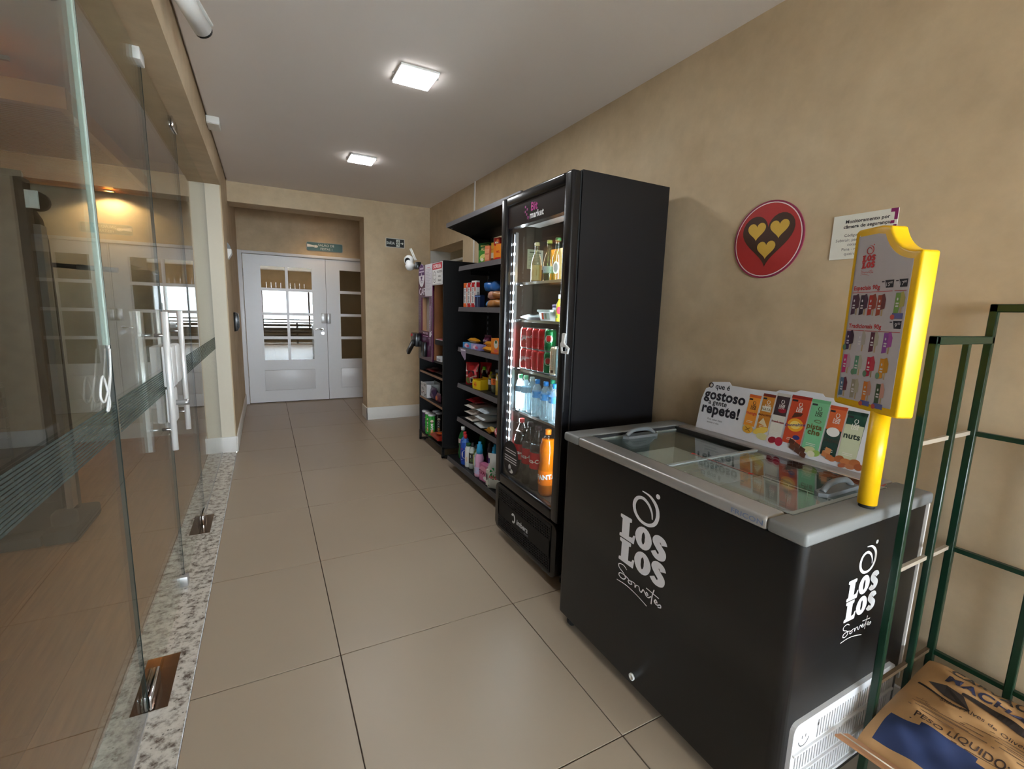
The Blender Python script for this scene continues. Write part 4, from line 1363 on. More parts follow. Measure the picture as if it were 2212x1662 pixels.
def menuhead(v, t, prices):
    pr.text(t, -0.128, v, 0.0165, mpl, 0.0003, RED, 0.03, 'L')
    for (a, b, s) in prices:
        pr.poly([(a + 0.005, v + 0.002), (b, v + 0.002), (b, v + 0.022), (a, v + 0.022)], mpl, 0.0003, (36, 32, 44))
        pr.text(s, (a + b) / 2 - 0.003, v + 0.006, 0.015, mpl, 0.0005, (214, 210, 216), 0.01)
        pr.text('00', b - 0.007, v + 0.0125, 0.008, mpl, 0.0005, (214, 210, 216), 0.01)
        pr.rect(a - 0.01, v + 0.017, a - 0.002, v + 0.020, mpl, 0.0003, (60, 50, 60))
    pr.rect(-0.132, v - 0.008, prices[0][1], v - 0.0065, mpl, 0.0003, RED)


menuhead(0.600, 'Especiais 90g', [(-0.022, 0.006, '15'), (0.022, 0.048, '17')])
pr.rect(0.012, 0.592, 0.048, 0.5935, mpl, 0.0003, RED)
menuhead(0.493, 'Tradicionais 90g', [(0.022, 0.048, '9')])


def pop(u, v, c1, c2, w=0.026, h=0.072, extra=0):
    pr.poly([(u, v), (u + w * 0.58, v + 0.003), (u + w * 0.6, v + h), (u + 0.001, v + h)], mpl, 0.0006, c1)
    pr.poly([(u + w * 0.55, v + 0.016), (u + w * 1.12, v + 0.02), (u + w * 1.15, v + h - 0.012), (u + w * 0.86, v + h + 0.004), (u + w * 0.5, v + h)], mpl, 0.0004, c2)
    pr.rect(u + w * 0.72, v + 0.0, u + w * 0.9, v + 0.02, mpl, 0.0003, (196, 170, 130))
    for k in range(2):
        pr.rect(u + 0.004, v + 0.018 + k * 0.007, u + 0.013, v + 0.022 + k * 0.007, mpl, 0.0008, (226, 222, 226))
    pr.poly(ell(u + 0.008, v + h - 0.016, 0.0025, 0.004, 8), mpl, 0.0008, (226, 222, 226))
    if extra == 1:
        pr.poly(ell(u - 0.001, v + 0.008, 0.007, 0.009, 10), mpl, 0.001, (110, 150, 120))
    if extra == 2:
        pr.rect(u - 0.002, v - 0.012, u + w * 1.2, v + 0.002, mpl, 0.001, (104, 108, 168))
        pr.poly(ell(u, v - 0.008, 0.007, 0.007, 10), mpl, 0.0012, (206, 90, 80))


for k, (a, b) in enumerate((((86, 48, 74), (86, 52, 66)), ((60, 44, 60), (80, 52, 74)), ((188, 56, 44), (160, 74, 56)), ((170, 76, 52), (120, 62, 62)))):
    pop(-0.128 + k * 0.030, 0.530 - 0.001 * k, a, b, 0.024, 0.056)
pop(0.018, 0.533, (130, 170, 84), (190, 180, 100), 0.026, 0.054, 2)
rows = [((72, 44, 88), (64, 40, 60), 1), ((206, 200, 212), (186, 180, 172), 0), ((100, 44, 66), (184, 180, 160), 0), ((150, 80, 170), (180, 90, 176), 0),
        ((210, 50, 120), (206, 170, 190), 0), ((100, 160, 130), (190, 188, 176), 1), ((204, 44, 80), (208, 66, 84), 1), ((220, 150, 40), (206, 146, 34), 1),
        ((90, 120, 150), (112, 50, 66), 0), ((170, 160, 140), (190, 184, 160), 0), ((220, 130, 50), (206, 150, 130), 2), ((70, 90, 60), (216, 160, 144), 2)]
for k, (a, b, e) in enumerate(rows):
    pop(-0.132 + (k % 4) * 0.044, 0.428 - 0.0685 * (k // 4), a, b, 0.025, 0.055, e)
part('menu_print', pr, 'P', tp)

# ================================================================== round and paper signs on the wall
rs = thing('round_wall_sign', 'round red sign with dark heart holding three golden hearts, on the beige wall', 'sign', (XR, -0.512, 1.752))
pl = plane((XR - 0.007, -0.512, 1.752), (0, -1, 0), (0, 0, 1))
part('disc', MB().prism(ell(0, 0, 0.156, 0.160, 56), pl, -0.006, 0.0, (142, 36, 72)), 'P', rs)
pr = MB()
pr.poly(ell(0, 0, 0.149, 0.153, 56), pl, 0.0003, (238, 222, 220)).poly(ell(0, 0, 0.145, 0.149, 56), pl, 0.0006, (178, 50, 48))
pr.poly(heart(0, -0.006, 0.128, 48, 0.97), pl, 0.0010, (70, 44, 32))
for a, b in ((-0.051, 0.036), (0.051, 0.036), (0.0, -0.044)):
    pr.poly(heart(a, b, 0.044, 36), pl, 0.0014, (214, 172, 70))
part('disc_print', pr, 'P', rs)
ps = thing('paper_notice', 'white paper security notice with purple corner stuck on the beige wall', 'notice', (XR, -0.875, 1.645))
pl = plane((XR - 0.004, -0.872, 1.645), (0, -1, 0), (0, 0, 1))
part('sheet', MB().prism([(-0.10, 0.0), (0.104, 0.0), (0.104, 0.158), (-0.10, 0.158)], pl, -0.0035, 0.0, (226, 224, 214)), 'P', ps)
pr = MB()
pr.text('Monitoramento por', 0.012, 0.128, 0.0165, pl, 0.0004, (50, 48, 54), 0.025)
pr.text('câmera de segurança.', 0.012, 0.110, 0.0165, pl, 0.0004, (50, 48, 54), 0.025)
for k, s in enumerate(('Código Penal, Art. 155.', 'Subtrair, para si ou para outrem,', 'coisa alheia móvel:', 'Pena - reclusão, de um a', 'quatro anos, e multa.')):
    pr.text(s, 0.012, 0.080 - k * 0.0165, 0.0145, pl, 0.0004, (78, 76, 82))
for q in ((0.094, 0.120, 0.104, 0.158), (0.082, 0.146, 0.096, 0.158), (0.084, 0.108, 0.096, 0.118), (0.094, 0.08, 0.104, 0.104)):
    pr.rect(*q, pl, 0.0004, (132, 28, 96))
part('sheet_print', pr, 'P', ps)

# ================================================================== green rack
rk = thing('steel_rack', 'dark green square-tube steel rack against the wall beside the freezer', 'rack', (1.48, -1.5, 0))
RY0, RY1 = -1.86, -1.272
P1, P2, P3 = 1.305, 1.505, 1.652
w = 0.019
for x, y, z in ((P1, RY1, 1.386), (P2, RY1, 1.372), (P3, RY1, 1.478), (P1, RY0, 1.386), (P3, RY0, 1.478), (P3, -1.452, 1.10)):
    ww = w if x != P2 else 0.016
    part('post', box(x - ww / 2, y - ww / 2, 0.0, x + ww / 2, y + ww / 2, z), 'green', rk, bevel=0.002, seg=1)
for y in (RY1, RY0):
    part('top_bar', box(P1 - w / 2, y - w / 2, 1.364, P3 + w / 2, y + w / 2, 1.386), 'green', rk, bevel=0.002, seg=1)
part('top_bar', box(P3 - w / 2, RY0, 1.455, P3 + w / 2, RY1 + w / 2, 1.478), 'green', rk, bevel=0.002, seg=1)
beige = plain('worn_cream_bar', (176, 164, 146), 0.5, var=0.15)
for z, mt in ((1.097, beige), (0.728, beige), (0.372, plain('rusty_bar', (86, 68, 48), 0.55, var=0.25))):
    for y in (RY1 + 0.006, RY0):
        part('side_rail', box(P1, y - 0.005, z - 0.006, P3, y + 0.005, z + 0.006), mt, rk)
    part('back_rail', box(P3 - 0.007, RY0, z - 0.007, P3 + 0.007, RY1, z + 0.007), 'green', rk)
for y in (RY1, RY0):
    part('side_rail', box(P1, y - 0.008, 0.17, P3, y + 0.008, 0.19), 'green', rk)
for k in range(5):
    y = RY0 + (RY1 - RY0) * (k + 0.5) / 5
    part('shelf_bar', box(P1 - 0.01, y - 0.01, 0.19, P3, y + 0.01, 0.205), 'green', rk)

# ================================================================== charcoal sack
sk = thing('charcoal_sack', 'brown paper charcoal sack with blue panel and dark print lying on the green rack', 'sack', (1.45, -1.58, 0.206))
KR = (196, 152, 102); BLU = (44, 60, 104)
SO = Vector((1.40, -1.30, 0.30))
tl = R(13)
SU = Vector((0, -1, 0)); SV = Vector((math.cos(tl), 0, math.sin(tl))); SN = SU.cross(SV)
if SN.z < 0:
    SN = -SN


def ns(x, y, s):
    return math.sin(x * 1.7 + s) * math.cos(y * 2.3 + 1.3 * s) + 0.5 * math.sin(3.1 * x + 2.7 * y + s)


def sackpt(u, v, w=0.0, side=1):
    # u along the sack (0..0.52), v across (-0.20..0.22)
    a = max(0.0, 1 - abs((u - 0.27) / 0.29) ** 4); b = max(0.0, 1 - abs((v - 0.01) / 0.215) ** 3)
    t = 0.062 * (a * b) ** 0.45
    t += 0.0075 * ns(u * 20, v * 24, 0.7) * (a * b) ** 0.5
    return SO + SU * u + SV * v + SN * (side * t + w + 0.004 * ns(u * 9, v * 9, 2.0))


mb = MB(KR)
NU, NV_ = 44, 34
for side in (1, -1):
    vv = [sackpt(-0.012 + 0.56 * i / NU, -0.205 + 0.43 * j / NV_, 0, side) for i in range(NU + 1) for j in range(NV_ + 1)]
    for i in range(NU):
        for j in range(NV_):
            pass
    ff = []; cc = []
    o = len(mb.v)
    mb.v += [tuple(p) for p in vv]
    for i in range(NU):
        for j in range(NV_):
            q = [i * (NV_ + 1) + j, (i + 1) * (NV_ + 1) + j, (i + 1) * (NV_ + 1) + j + 1, i * (NV_ + 1) + j + 1]
            if side < 0:
                q = q[::-1]
            u = -0.012 + 0.56 * (i + 0.5) / NU; v = -0.205 + 0.43 * (j + 0.5) / NV_
            blue = side > 0 and u > 0.018 and v < -0.088 + 0.018 * math.sin(u * 9 + 0.4) and v > -0.185
            mb.f.append([o + k for k in q]); mb.c.append(lin(BLU if blue else KR)); mb.sm.append(True)
part('paper_body', mb, 'kraft', sk, weld=True)
pr = MB()
spl = lambda u, v, w=0.0: sackpt(u, v, w)
DK = (52, 44, 42)
pr.text('PESO LÍQUIDO:', 0.055, -0.056, 0.027, spl, 0.0015, (72, 54, 48), 0.014, 'L')
pr.rect(0.05, -0.067, 0.15, -0.064, spl, 0.0015, (96, 72, 56)).rect(0.165, -0.067, 0.30, -0.065, spl, 0.0015, (96, 72, 56))
for k in range(8):
    a = 0.03 + 0.012 * (k % 3)
    pr.rect(a, -0.026 + k * 0.0075, a + 0.10 + 0.05 * (k % 2), -0.0235 + k * 0.0075, spl, 0.0015, (112, 84, 62))
    pr.rect(a + 0.17, -0.022 + k * 0.0072, a + 0.38, -0.0195 + k * 0.0072, spl, 0.0015, (118, 90, 66))
pr.text('Sidnei Alves de Oliveira', 0.075, 0.040, 0.019, spl, 0.0016, (78, 60, 54), 0.006, 'L')
pr.poly([(0.03, 0.092), (0.065, 0.112), (0.105, 0.102), (0.135, 0.05), (0.105, 0.062), (0.075, 0.068)], spl, 0.002, DK)
st_ = spline([(0.10, 0.108), (0.14, 0.107), (0.19, 0.092), (0.24, 0.078), (0.30, 0.082), (0.42, 0.06)], 6)
pr.stroke(st_, [0.008 + 0.014 * min(1, k / 6) for k in range(len(st_))], spl, 0.0022, DK)
pr.stroke(spline([(0.012, 0.078), (0.05, 0.064), (0.10, 0.046), (0.135, 0.05)], 6), 0.005, spl, 0.002, DK)
pr.text('MACHADO', 0.055, 0.128, 0.042, spl, 0.002, (48, 52, 82), 0.035, 'L', 1.1)
pr.text('CARVÃO', 0.05, 0.178, 0.04, spl, 0.002, DK, 0.03, 'L')
part('paper_print', pr, 'P', sk)
fl_ = MB((190, 140, 100))
a = [sackpt(u, -0.203) + Vector((-0.012, 0, 0.006)) for u in (-0.03, 0.1, 0.25, 0.4, 0.54)]
b = [p + Vector((-0.05, 0.01, 0.012)) for p in a]
for k in range(4):
    fl_.add([a[k], a[k + 1], b[k + 1], b[k]], [(0, 1, 2, 3)], (190, 138, 98))
    m0 = [(a[q] * 0.5 + b[q] * 0.5) + Vector((0, 0, 0.002)) for q in (k, k + 1)]
    fl_.tube(m0, 0.0012, 5, (226, 214, 196))
o = part('seam_flap', fl_, 'kraft', sk)
o.modifiers.new('t', 'SOLIDIFY').thickness = 0.006

# ================================================================== products (built facing local -Y, then turned to face the corridor)
FACE = -PI / 2
LP = plane((0, 0, 0), (1, 0, 0), (0, 0, 1))


def carton(name, lab, loc, w, d, h, c, prints=(), mat='G', rz=FACE, group=None, cat='box', side=None, top=None, bevel=0.0015):
    """a printed box: prints = list of (kind, args) in front-face coordinates"""
    t = thing(name, lab, cat, loc, rz, group)
    m = MB(c).box(-w / 2, -d / 2, 0, w / 2, d / 2, h, c)
    if side or top:
        for i in range(6):
            k = {0: None, 1: top, 3: side, 5: side}.get(i)
            if k:
                m.c[i] = lin(k)
    part('carton', m, mat, t, True, bevel=bevel, seg=1)
    if prints:
        p = MB()
        pl = plane((0, -d / 2, 0), (1, 0, 0), (0, 0, 1))
        doprints(p, pl, prints)
        part('label_print', p, 'P' if mat == 'P' else 'G', t, True)
    return t


def doprints(p, pl, prints):
    for i, q in enumerate(prints):
        L = 0.0006 + 0.0004 * i
        k, a = q[0], q[1:]
        if k == 'r':
            p.rect(*a[:4], pl, L, a[4])
        elif k == 'e':
            p.poly(ell(a[0], a[1], a[2], a[3], 18, a[5] if len(a) > 5 else 0), pl, L, a[4])
        elif k == 'p':
            p.poly(a[0], pl, L, a[1])
        elif k == 't':
            p.text(a[0], a[1], a[2], a[3], pl, L, a[4], a[5] if len(a) > 5 else 0.02, 'C', a[6] if len(a) > 6 else 1.0, 0.0, a[7] if len(a) > 7 else 0.0)
        elif k == 's':
            p.stroke(spline(a[0], 5), a[1], pl, L, a[2])


def bottle(name, lab, loc, prof, cols, mat='plas', cap=None, label=None, prints=(), inner=None, group=None, cat='bottle', rz=FACE, n=18, capn=14):
    """prof: list of (r, z); cols: per segment; cap: (r, z0, z1, colour); label: (r, z0, z1, colour)"""
    t = thing(name, lab, cat, loc, rz, group)
    part('bottle_body', MB().lathe(prof, n, cols=cols), mat, t, True)
    if inner:
        part('contents', MB().lathe(inner[0], n, c=inner[1]), 'liq', t, True)
    if cap:
        r, z0, z1, c = cap[:4]
        pf = [(r, z0), (r, z1 - 0.003), (r * 0.85, z1)]
        if len(cap) > 4:
            pf = [(a, b) for a, b in cap[4]]
        part('cap', MB().lathe(pf, capn, c=c), 'plas', t, True)
    if label:
        r, z0, z1, c = label
        l = part('label', MB().lathe([(r, z0), (r, z1)], n, c=c, cap=False), 'G', t, True)
        if prints:
            p = MB()
            doprints(p, cyl(r + 0.0004), prints)
            part('label_print', p, 'G', l, True)
    elif prints:
        p = MB()
        rr = max(x for x, z in prof) + 0.0005
        doprints(p, cyl(rr), prints)
        part('label_print', p, 'G', t, True)
    return t


def can(lab, loc, c, c2=None, text=None, tc=(240, 236, 234), r=0.0330, h=0.122, group=None, rz=FACE, prints=None, name='drink_can'):
    t = thing(name, lab, 'can', loc, rz, group)
    part('can_body', MB().lathe([(r * 0.78, 0), (r * 0.95, 0.006), (r, 0.014), (r, h - 0.016), (r * 0.84, h - 0.002)], 18, cols=[(190, 190, 192), c, c, c], cap=True), 'can', t, True)
    part('can_top', MB().lathe([(r * 0.84, h - 0.002), (r * 0.86, h), (r * 0.8, h), (r * 0.78, h - 0.003), (0.0, h - 0.003)], 18, cap=False), 'steel', t, True)
    p = MB()
    pr = list(prints or [])
    if c2:
        pr.append(('s', [(-0.03, 0.045), (-0.01, 0.062), (0.012, 0.048), (0.032, 0.07)], 0.012, c2))
    if text:
        pr.append(('t', text, 0.0, h * 0.52, 0.024, tc, 0.02, 0.8))
    if pr:
        doprints(p, cyl(r + 0.0003), pr)
        part('label_print', p, 'can', t, True)
    return t


def pillow(w, h, t, c, c2=None, seam=0.012, n=(12, 14), seed=1.0, wr=0.12, bands=None, fz=None):
    """a filled bag standing up: x width, z height, y thickness; crimped top and bottom"""
    m = MB(c)
    nx, nz = n
    for side in (-1, 1):
        o = len(m.v)
        for i in range(nx + 1):
            for j in range(nz + 1):
                u = -1 + 2 * i / nx; v = j / nz
                a = max(0, 1 - abs(u) ** 3.2) ** 0.55
                zz = v * h
                vv = min(1, max(0, (zz - seam) / (h - 2 * seam)))
                b = max(0, 1 - abs(2 * vv - 1) ** 3.0) ** 0.6
                th = t / 2 * a * b
                th += t * wr * a * b * (0.5 * math.sin(5 * u + 9 * v + seed) + 0.5 * math.cos(7 * v - 4 * u + 2 * seed))
                x = u * w / 2 * (1 - 0.06 * b) + 0.01 * w * math.sin(14 * v + seed)
                m.v.append((x, side * max(th, 0.0006), zz))
        for i in range(nx):
            for j in range(nz):
                q = [o + i * (nz + 1) + j, o + (i + 1) * (nz + 1) + j, o + (i + 1) * (nz + 1) + j + 1, o + i * (nz + 1) + j + 1]
                if side > 0:
                    q = q[::-1]
                cc = c
                v = (j + 0.5) / nz
                for (b0, b1, bc) in (bands or ()):
                    if b0 <= v < b1:
                        cc = bc
                m.f.append(q); m.c.append(lin(cc)); m.sm.append(True)
    return m


def pouch(name, lab, loc, w, h, t, c, prints=(), rz=FACE, group=None, cat='packet', mat='F', bands=None, seed=1.0, lie=None, seam=0.012, wr=0.12, tilt=0.0):
    th = thing(name, lab, cat, loc, rz, group)
    m = pillow(w, h, t, c, seam=seam, seed=seed, bands=bands, wr=wr)
    if lie:
        # lay the bag down: standing height becomes length along local X
        dz = -min(p[1] for p in m.v)
        lie = dz / t
        m.v = [(z - h / 2, x, y + dz) for x, y, z in m.v]
    if tilt:
        m.v = [(x * math.cos(tilt) - z * math.sin(tilt), y, x * math.sin(tilt) + z * math.cos(tilt)) for x, y, z in m.v]
    part('packet', m, mat, th, True, weld=True)
    if prints:
        p = MB()
        a = math.cos(tilt), math.sin(tilt)

        def pl(u, v, ww=0.0):
            uu = min(0.999, abs(u) / (w / 2)); vv = min(1, max(0, (v - seam) / (h - 2 * seam)))
            th_ = t / 2 * max(0, 1 - uu ** 3.2) ** 0.55 * max(0, 1 - abs(2 * vv - 1) ** 3.0) ** 0.6 * (1 + wr * 1.6)
            if lie:
                return Vector((v - h / 2, u, th_ + t * lie + ww + 0.001))
            return Vector((u * a[0] - v * a[1], -th_ - ww - 0.001, u * a[1] + v * a[0]))
        doprints(p, pl, prints)
        part('label_print', p, 'G', th, True)
    return th


# ---------------------------------------------------------------- gondola, top shelf
Z1, Z2, Z3, Z4, Z5, ZB = 1.7875, 1.4435, 1.0955, 0.7725, 0.4625, 0.1065
BEFORE = set(bpy.data.objects)
carton('tea_box', 'green and lime snack box at the free end of the top shelf', (1.36, 1.655, Z1), 0.155, 0.06, 0.165, (70, 140, 60),
       [('r', -0.077, 0.11, 0.077, 0.164, (34, 92, 48)), ('e', 0.0, 0.05, 0.06, 0.03, (206, 210, 120)), ('e', 0.02, 0.03, 0.045, 0.025, (120, 160, 50)), ('t', 'MINI WAFER', 0, 0.135, 0.017, (230, 214, 120)), ('t', 'ALPES', 0, 0.105, 0.032, (230, 220, 150), 0.03), ('e', -0.03, 0.035, 0.02, 0.014, (226, 226, 196))])
carton('snack_box', 'salmon pink slim box beside the green box on the top shelf', (1.33, 1.535, Z1), 0.058, 0.07, 0.125, (226, 128, 88),
       [('r', -0.028, 0.02, 0.028, 0.10, (232, 160, 120)), ('t', 'TORRADA', 0, 0.06, 0.011, (150, 50, 40))])
carton('snack_box', 'yellow and brown slim box on the top shelf', (1.35, 1.475, Z1), 0.055, 0.06, 0.145, (206, 160, 60),
       [('r', -0.027, 0.03, 0.027, 0.07, (200, 190, 160)), ('r', -0.027, 0.0, 0.027, 0.03, (96, 60, 36)), ('t', 'FRUTAS', 0, 0.09, 0.013, (200, 70, 40))])
carton('snack_box', 'tall red and orange box on the top shelf', (1.34, 1.405, Z1), 0.072, 0.05, 0.172, (180, 36, 34),
       [('p', [(-0.036, 0.02), (0.01, 0.03), (0.03, 0.10), (-0.036, 0.12)], (236, 130, 36)), ('t', 'MINI', 0, 0.13, 0.02, (240, 226, 200), 0.03), ('e', 0.012, 0.15, 0.014, 0.01, (236, 120, 60))])
carton('snack_box', 'orange box with red ends on the top shelf', (1.32, 1.335, Z1), 0.062, 0.05, 0.118, (236, 140, 40),
       [('r', -0.031, 0.0, 0.031, 0.022, (186, 40, 36)), ('t', 'MEL', 0, 0.055, 0.022, (196, 50, 36), 0.03)])
pouch('cracker_packet', 'dark packet with penguin-like white emblem next to the fridge on the top shelf', (1.33, 1.262, Z1), 0.085, 0.168, 0.04, (52, 44, 44),
      [('r', -0.036, 0.12, 0.036, 0.155, (170, 40, 44)), ('e', 0, 0.068, 0.024, 0.038, (226, 224, 220)), ('e', 0, 0.082, 0.014, 0.014, (40, 36, 40)), ('e', 0.002, 0.084, 0.006, 0.006, (226, 222, 214)), ('t', 'ORO', 0, 0.132, 0.018, (236, 226, 220), 0.03)])
pouch('cracker_packet', 'dark green foil packet standing behind the others on the top shelf', (1.44, 1.31, Z1), 0.09, 0.155, 0.04, (40, 66, 44))

# second shelf: toothbrush packs, bread
for i, (y, c, lab) in enumerate(((1.955, (232, 110, 50), 'orange and white toothbrush pack at the shelf end'), (1.868, (196, 44, 46), 'red and white toothbrush pack in the middle of the row'), (1.781, (190, 40, 46), 'red toothbrush pack next to the blue bread bags'))):
    t = thing('toothbrush_pack', lab, 'packet', (1.315, y, Z2), FACE + 0.1)
    part('card', MB((230, 228, 226)).box(-0.04, -0.016, 0, 0.04, 0.016, 0.206 + 0.012 * (i == 2)), 'P', t, True)
    p = MB()
    doprints(p, plane((0, -0.016, 0), (1, 0, 0), (0, 0, 1)), [('r', -0.04, 0.165, 0.02, 0.205, c), ('r', -0.04, 0.0, 0.02, 0.035, c), ('t', 'oral care', -0.008, 0.10, 0.032, (60, 60, 80), 0.02, 1.0, R(90)), ('r', 0.012, 0.02, 0.034, 0.19, (214, 206, 200)), ('r', 0.019, 0.04, 0.026, 0.12, c), ('e', 0.022, 0.15, 0.01, 0.022, (190, 80, 76))])
    doprints(p, plane((0.04, 0, 0), (0, 1, 0), (0, 0, 1)), [('r', -0.016, 0.165, 0.016, 0.205, c), ('r', -0.016, 0.0, 0.016, 0.035, c), ('t', 'close', 0.006, 0.1, 0.024, (60, 60, 80), 0.02, 1.0, R(90))])
    part('label_print', p, 'G', t, True)
carton('medicine_box', 'dark red and white box standing behind the blue bag on the second shelf', (1.485, 1.80, Z2), 0.12, 0.05, 0.225, (110, 30, 38), [('r', -0.06, 0.16, 0.06, 0.2, (214, 208, 206))])


def breadbag(lab, loc, L, w, h, c, tipc, seed, rz=0.0, ring=None):
    t = thing('bread_bag', lab, 'bread', loc, rz)
    m = MB(c)
    n = 12; S = 18
    vs = []
    for i in range(S + 1):
        u = i / S
        prof = min(1, (u / 0.12) ** 0.6) if u < 0.75 else max(0.12, 1 - ((u - 0.75) / 0.25) ** 1.2 * 0.9)
        bumpy = 1 + 0.06 * math.sin(11 * u + seed) + 0.05 * math.cos(23 * u + seed)
        for k in range(n):
            a = 2 * PI * k / n
            rr = prof * bumpy * (1 + 0.07 * math.sin(3 * a + 7 * u + seed))
            ca, sa = math.cos(a), math.sin(a)
            q = 0.7
            x = math.copysign(abs(ca) ** q, ca) * w / 2 * rr
            z = math.copysign(abs(sa) ** q, sa) * h / 2 * rr
            vs.append((x, L * (u - 0.5), max(0.001, z + h / 2 * (0.97 if u < 0.8 else 0.9))))
    fs = []; m.v = vs
    for i in range(S):
        u = (i + 0.5) / S
        for k in range(n):
            m.f.append([i * n + k, i * n + (k + 1) % n, (i + 1) * n + (k + 1) % n, (i + 1) * n + k][::-1])
            cc = tipc if (u > 0.74) else (c if not ring or not (ring[0] < u < ring[1]) else ring[2])
            m.c.append(lin(cc)); m.sm.append(True)
    for i, rev in ((0, False), (S, True)):
        f = [i * n + k for k in range(n)]
        m.f.append(f[::-1] if rev else f); m.c.append(lin(c)); m.sm.append(True)
    part('bag', m, 'K', t, True)
    return t


breadbag('bread bag with bright blue twisted end on top of the bread stack', (1.385, 1.585, Z2 + 0.13), 0.27, 0.10, 0.08, (30, 104, 184), (60, 150, 222), 1.0)
breadbag('dark blue bread bag lying under the bright blue one', (1.475, 1.60, Z2), 0.30, 0.10, 0.10, (60, 52, 48), (30, 50, 92), 2.0)
breadbag('golden bread loaf in clear bag with red stripes, upper one of two', (1.345, 1.40, Z2 + 0.064), 0.34, 0.12, 0.062, (168, 112, 60), (196, 180, 170), 3.0, 0, (0.45, 0.72, (206, 150, 130)))
breadbag('golden bread loaf in clear bag with blue end, lower one of two', (1.345, 1.40, Z2), 0.40, 0.12, 0.062, (176, 116, 54), (70, 150, 214), 4.0)
carton('snack_box', 'navy blue packet standing between the toothbrushes and the bread', (1.315, 1.690, Z2), 0.07, 0.05, 0.10, (34, 46, 78), [('r', -0.04, 0.085, 0.04, 0.095, (90, 120, 180)), ('r', -0.004, 0.0, 0.004, 0.085, (110, 130, 170))])
breadbag('brown toast loaf at the fridge end of the second shelf', (1.42, 1.08, Z2), 0.22, 0.12, 0.11, (150, 100, 56), (186, 150, 110), 5.0, PI)

# third shelf: soaps, biscuits
for i, (y, lab) in enumerate(((1.885, 'blue and pink soap carton at the free end of the third shelf'), (1.70, 'violet and pink soap carton beside the biscuit packs'))):
    carton('soap_carton', lab, (1.315, y, Z3), 0.17, 0.06, 0.048, ((90, 150, 206), (150, 146, 206))[i], [('r', -0.085, 0.0, -0.05, 0.048, ((60, 140, 206), (170, 160, 210))[i]), ('e', 0.0, 0.024, 0.04, 0.018, (226, 190, 214)), ('e', 0.03, 0.022, 0.03, 0.012, (206, 90, 130)), ('t', 'LUX', -0.02, 0.014, 0.024, (240, 236, 244))])
pouch('biscuit_packet', 'golden biscuit roll lying on top of the soap cartons', (1.33, 1.83, Z3 + 0.049), 0.05, 0.20, 0.04, (232, 160, 36), seed=2.0, lie=0.5, wr=0.05)
pouch('biscuit_packet', 'purple chocolate biscuit packet leaning behind the soap', (1.40, 1.70, Z3), 0.13, 0.125, 0.05, (104, 24, 76), [('t', 'BISTRÔ', 0, 0.07, 0.022, (226, 200, 220))], seed=3.0)
pouch('biscuit_packet', 'dark plum wafer packet at the back of the third shelf', (1.50, 1.48, Z3), 0.30, 0.135, 0.05, (70, 36, 44), seed=5.0)
for i, (x, y, dz) in enumerate(((1.32, 1.50, 0.0), (1.335, 1.49, 0.042), (1.40, 1.44, 0.0), (1.40, 1.45, 0.042))):
    pouch('biscuit_packet', ('orange yellow biscuit roll at the bottom front of the biscuit stack', 'orange yellow biscuit roll on top at the front of the biscuit stack', 'orange yellow biscuit roll at the bottom back of the biscuit stack', 'orange yellow biscuit roll on top at the back of the biscuit stack')[i], (x, y, Z3 + dz), 0.052, 0.21, 0.042, (240, 164, 32), [('t', 'Passatempo', 0.0, 0.10, 0.02, (150, 70, 30), 0.02, 1.0, R(90))] if i % 2 else [], rz=FACE + 0.06 * (i - 1), group='biscuit rolls stacked on the third shelf', seed=i + 1.0, lie=0.5, wr=0.05)
carton('snack_box', 'orange carton with a leaf-and-face emblem next to the fridge on the third shelf', (1.325, 1.335, Z3), 0.125, 0.06, 0.118, (238, 140, 48),
       [('e', 0.0, 0.075, 0.026, 0.032, (226, 224, 208)), ('e', 0.0, 0.092, 0.012, 0.014, (40, 96, 60)), ('r', -0.062, 0.0, 0.062, 0.01, (206, 90, 40)), ('e', 0.0, 0.025, 0.026, 0.012, (226, 110, 90))])
pouch('biscuit_packet', 'orange and brown biscuit packet behind the orange carton', (1.42, 1.30, Z3), 0.12, 0.11, 0.045, (226, 130, 40), seed=7.0)
breadbag('brown cake bag lying at the fridge end of the third shelf', (1.40, 1.10, Z3), 0.22, 0.10, 0.08, (120, 70, 46), (150, 90, 60), 2.5)

# fourth shelf: sauces, jars
pouch('sauce_pouch', 'red and white tomato sauce pouch with bar code at the shelf end', (1.345, 1.89, Z4), 0.125, 0.20, 0.045, (176, 34, 40),
      [('r', -0.055, 0.12, 0.055, 0.19, (222, 218, 212)), ('e', 0.005, 0.155, 0.024, 0.022, (190, 30, 36)), ('p', [(-0.03, 0.09), (0.0, 0.13), (0.03, 0.09), (0.03, 0.125), (-0.03, 0.125)], (60, 40, 50)), ('r', -0.05, 0.075, 0.05, 0.09, (226, 200, 190)), ('r', -0.012, 0.02, 0.022, 0.07, (226, 224, 220)), ('r', -0.006, 0.03, 0.016, 0.062, (60, 60, 60)), ('e', -0.03, 0.04, 0.018, 0.03, (110, 130, 70))], group=None, seed=1.3)
pouch('sauce_pouch', 'red tomato sauce pouch standing behind the one with bar code', (1.455, 1.85, Z4), 0.11, 0.20, 0.05, (176, 34, 40), [('e', 0.0, 0.12, 0.03, 0.03, (206, 190, 180)), ('r', -0.05, 0.03, 0.05, 0.06, (206, 196, 180))], seed=2.1)
bottle('soy_sauce', 'slim dark soy sauce bottle with bright green cap', (1.405, 1.77, Z4), [(0.024, 0), (0.026, 0.01), (0.026, 0.10), (0.012, 0.13), (0.011, 0.15)], [(26, 20, 18)] * 4, 'G', (0.016, 0.145, 0.175, (110, 210, 50)), (0.0265, 0.03, 0.09, (40, 36, 36)), [('r', -0.016, 0.04, 0.016, 0.075, (206, 200, 190))])
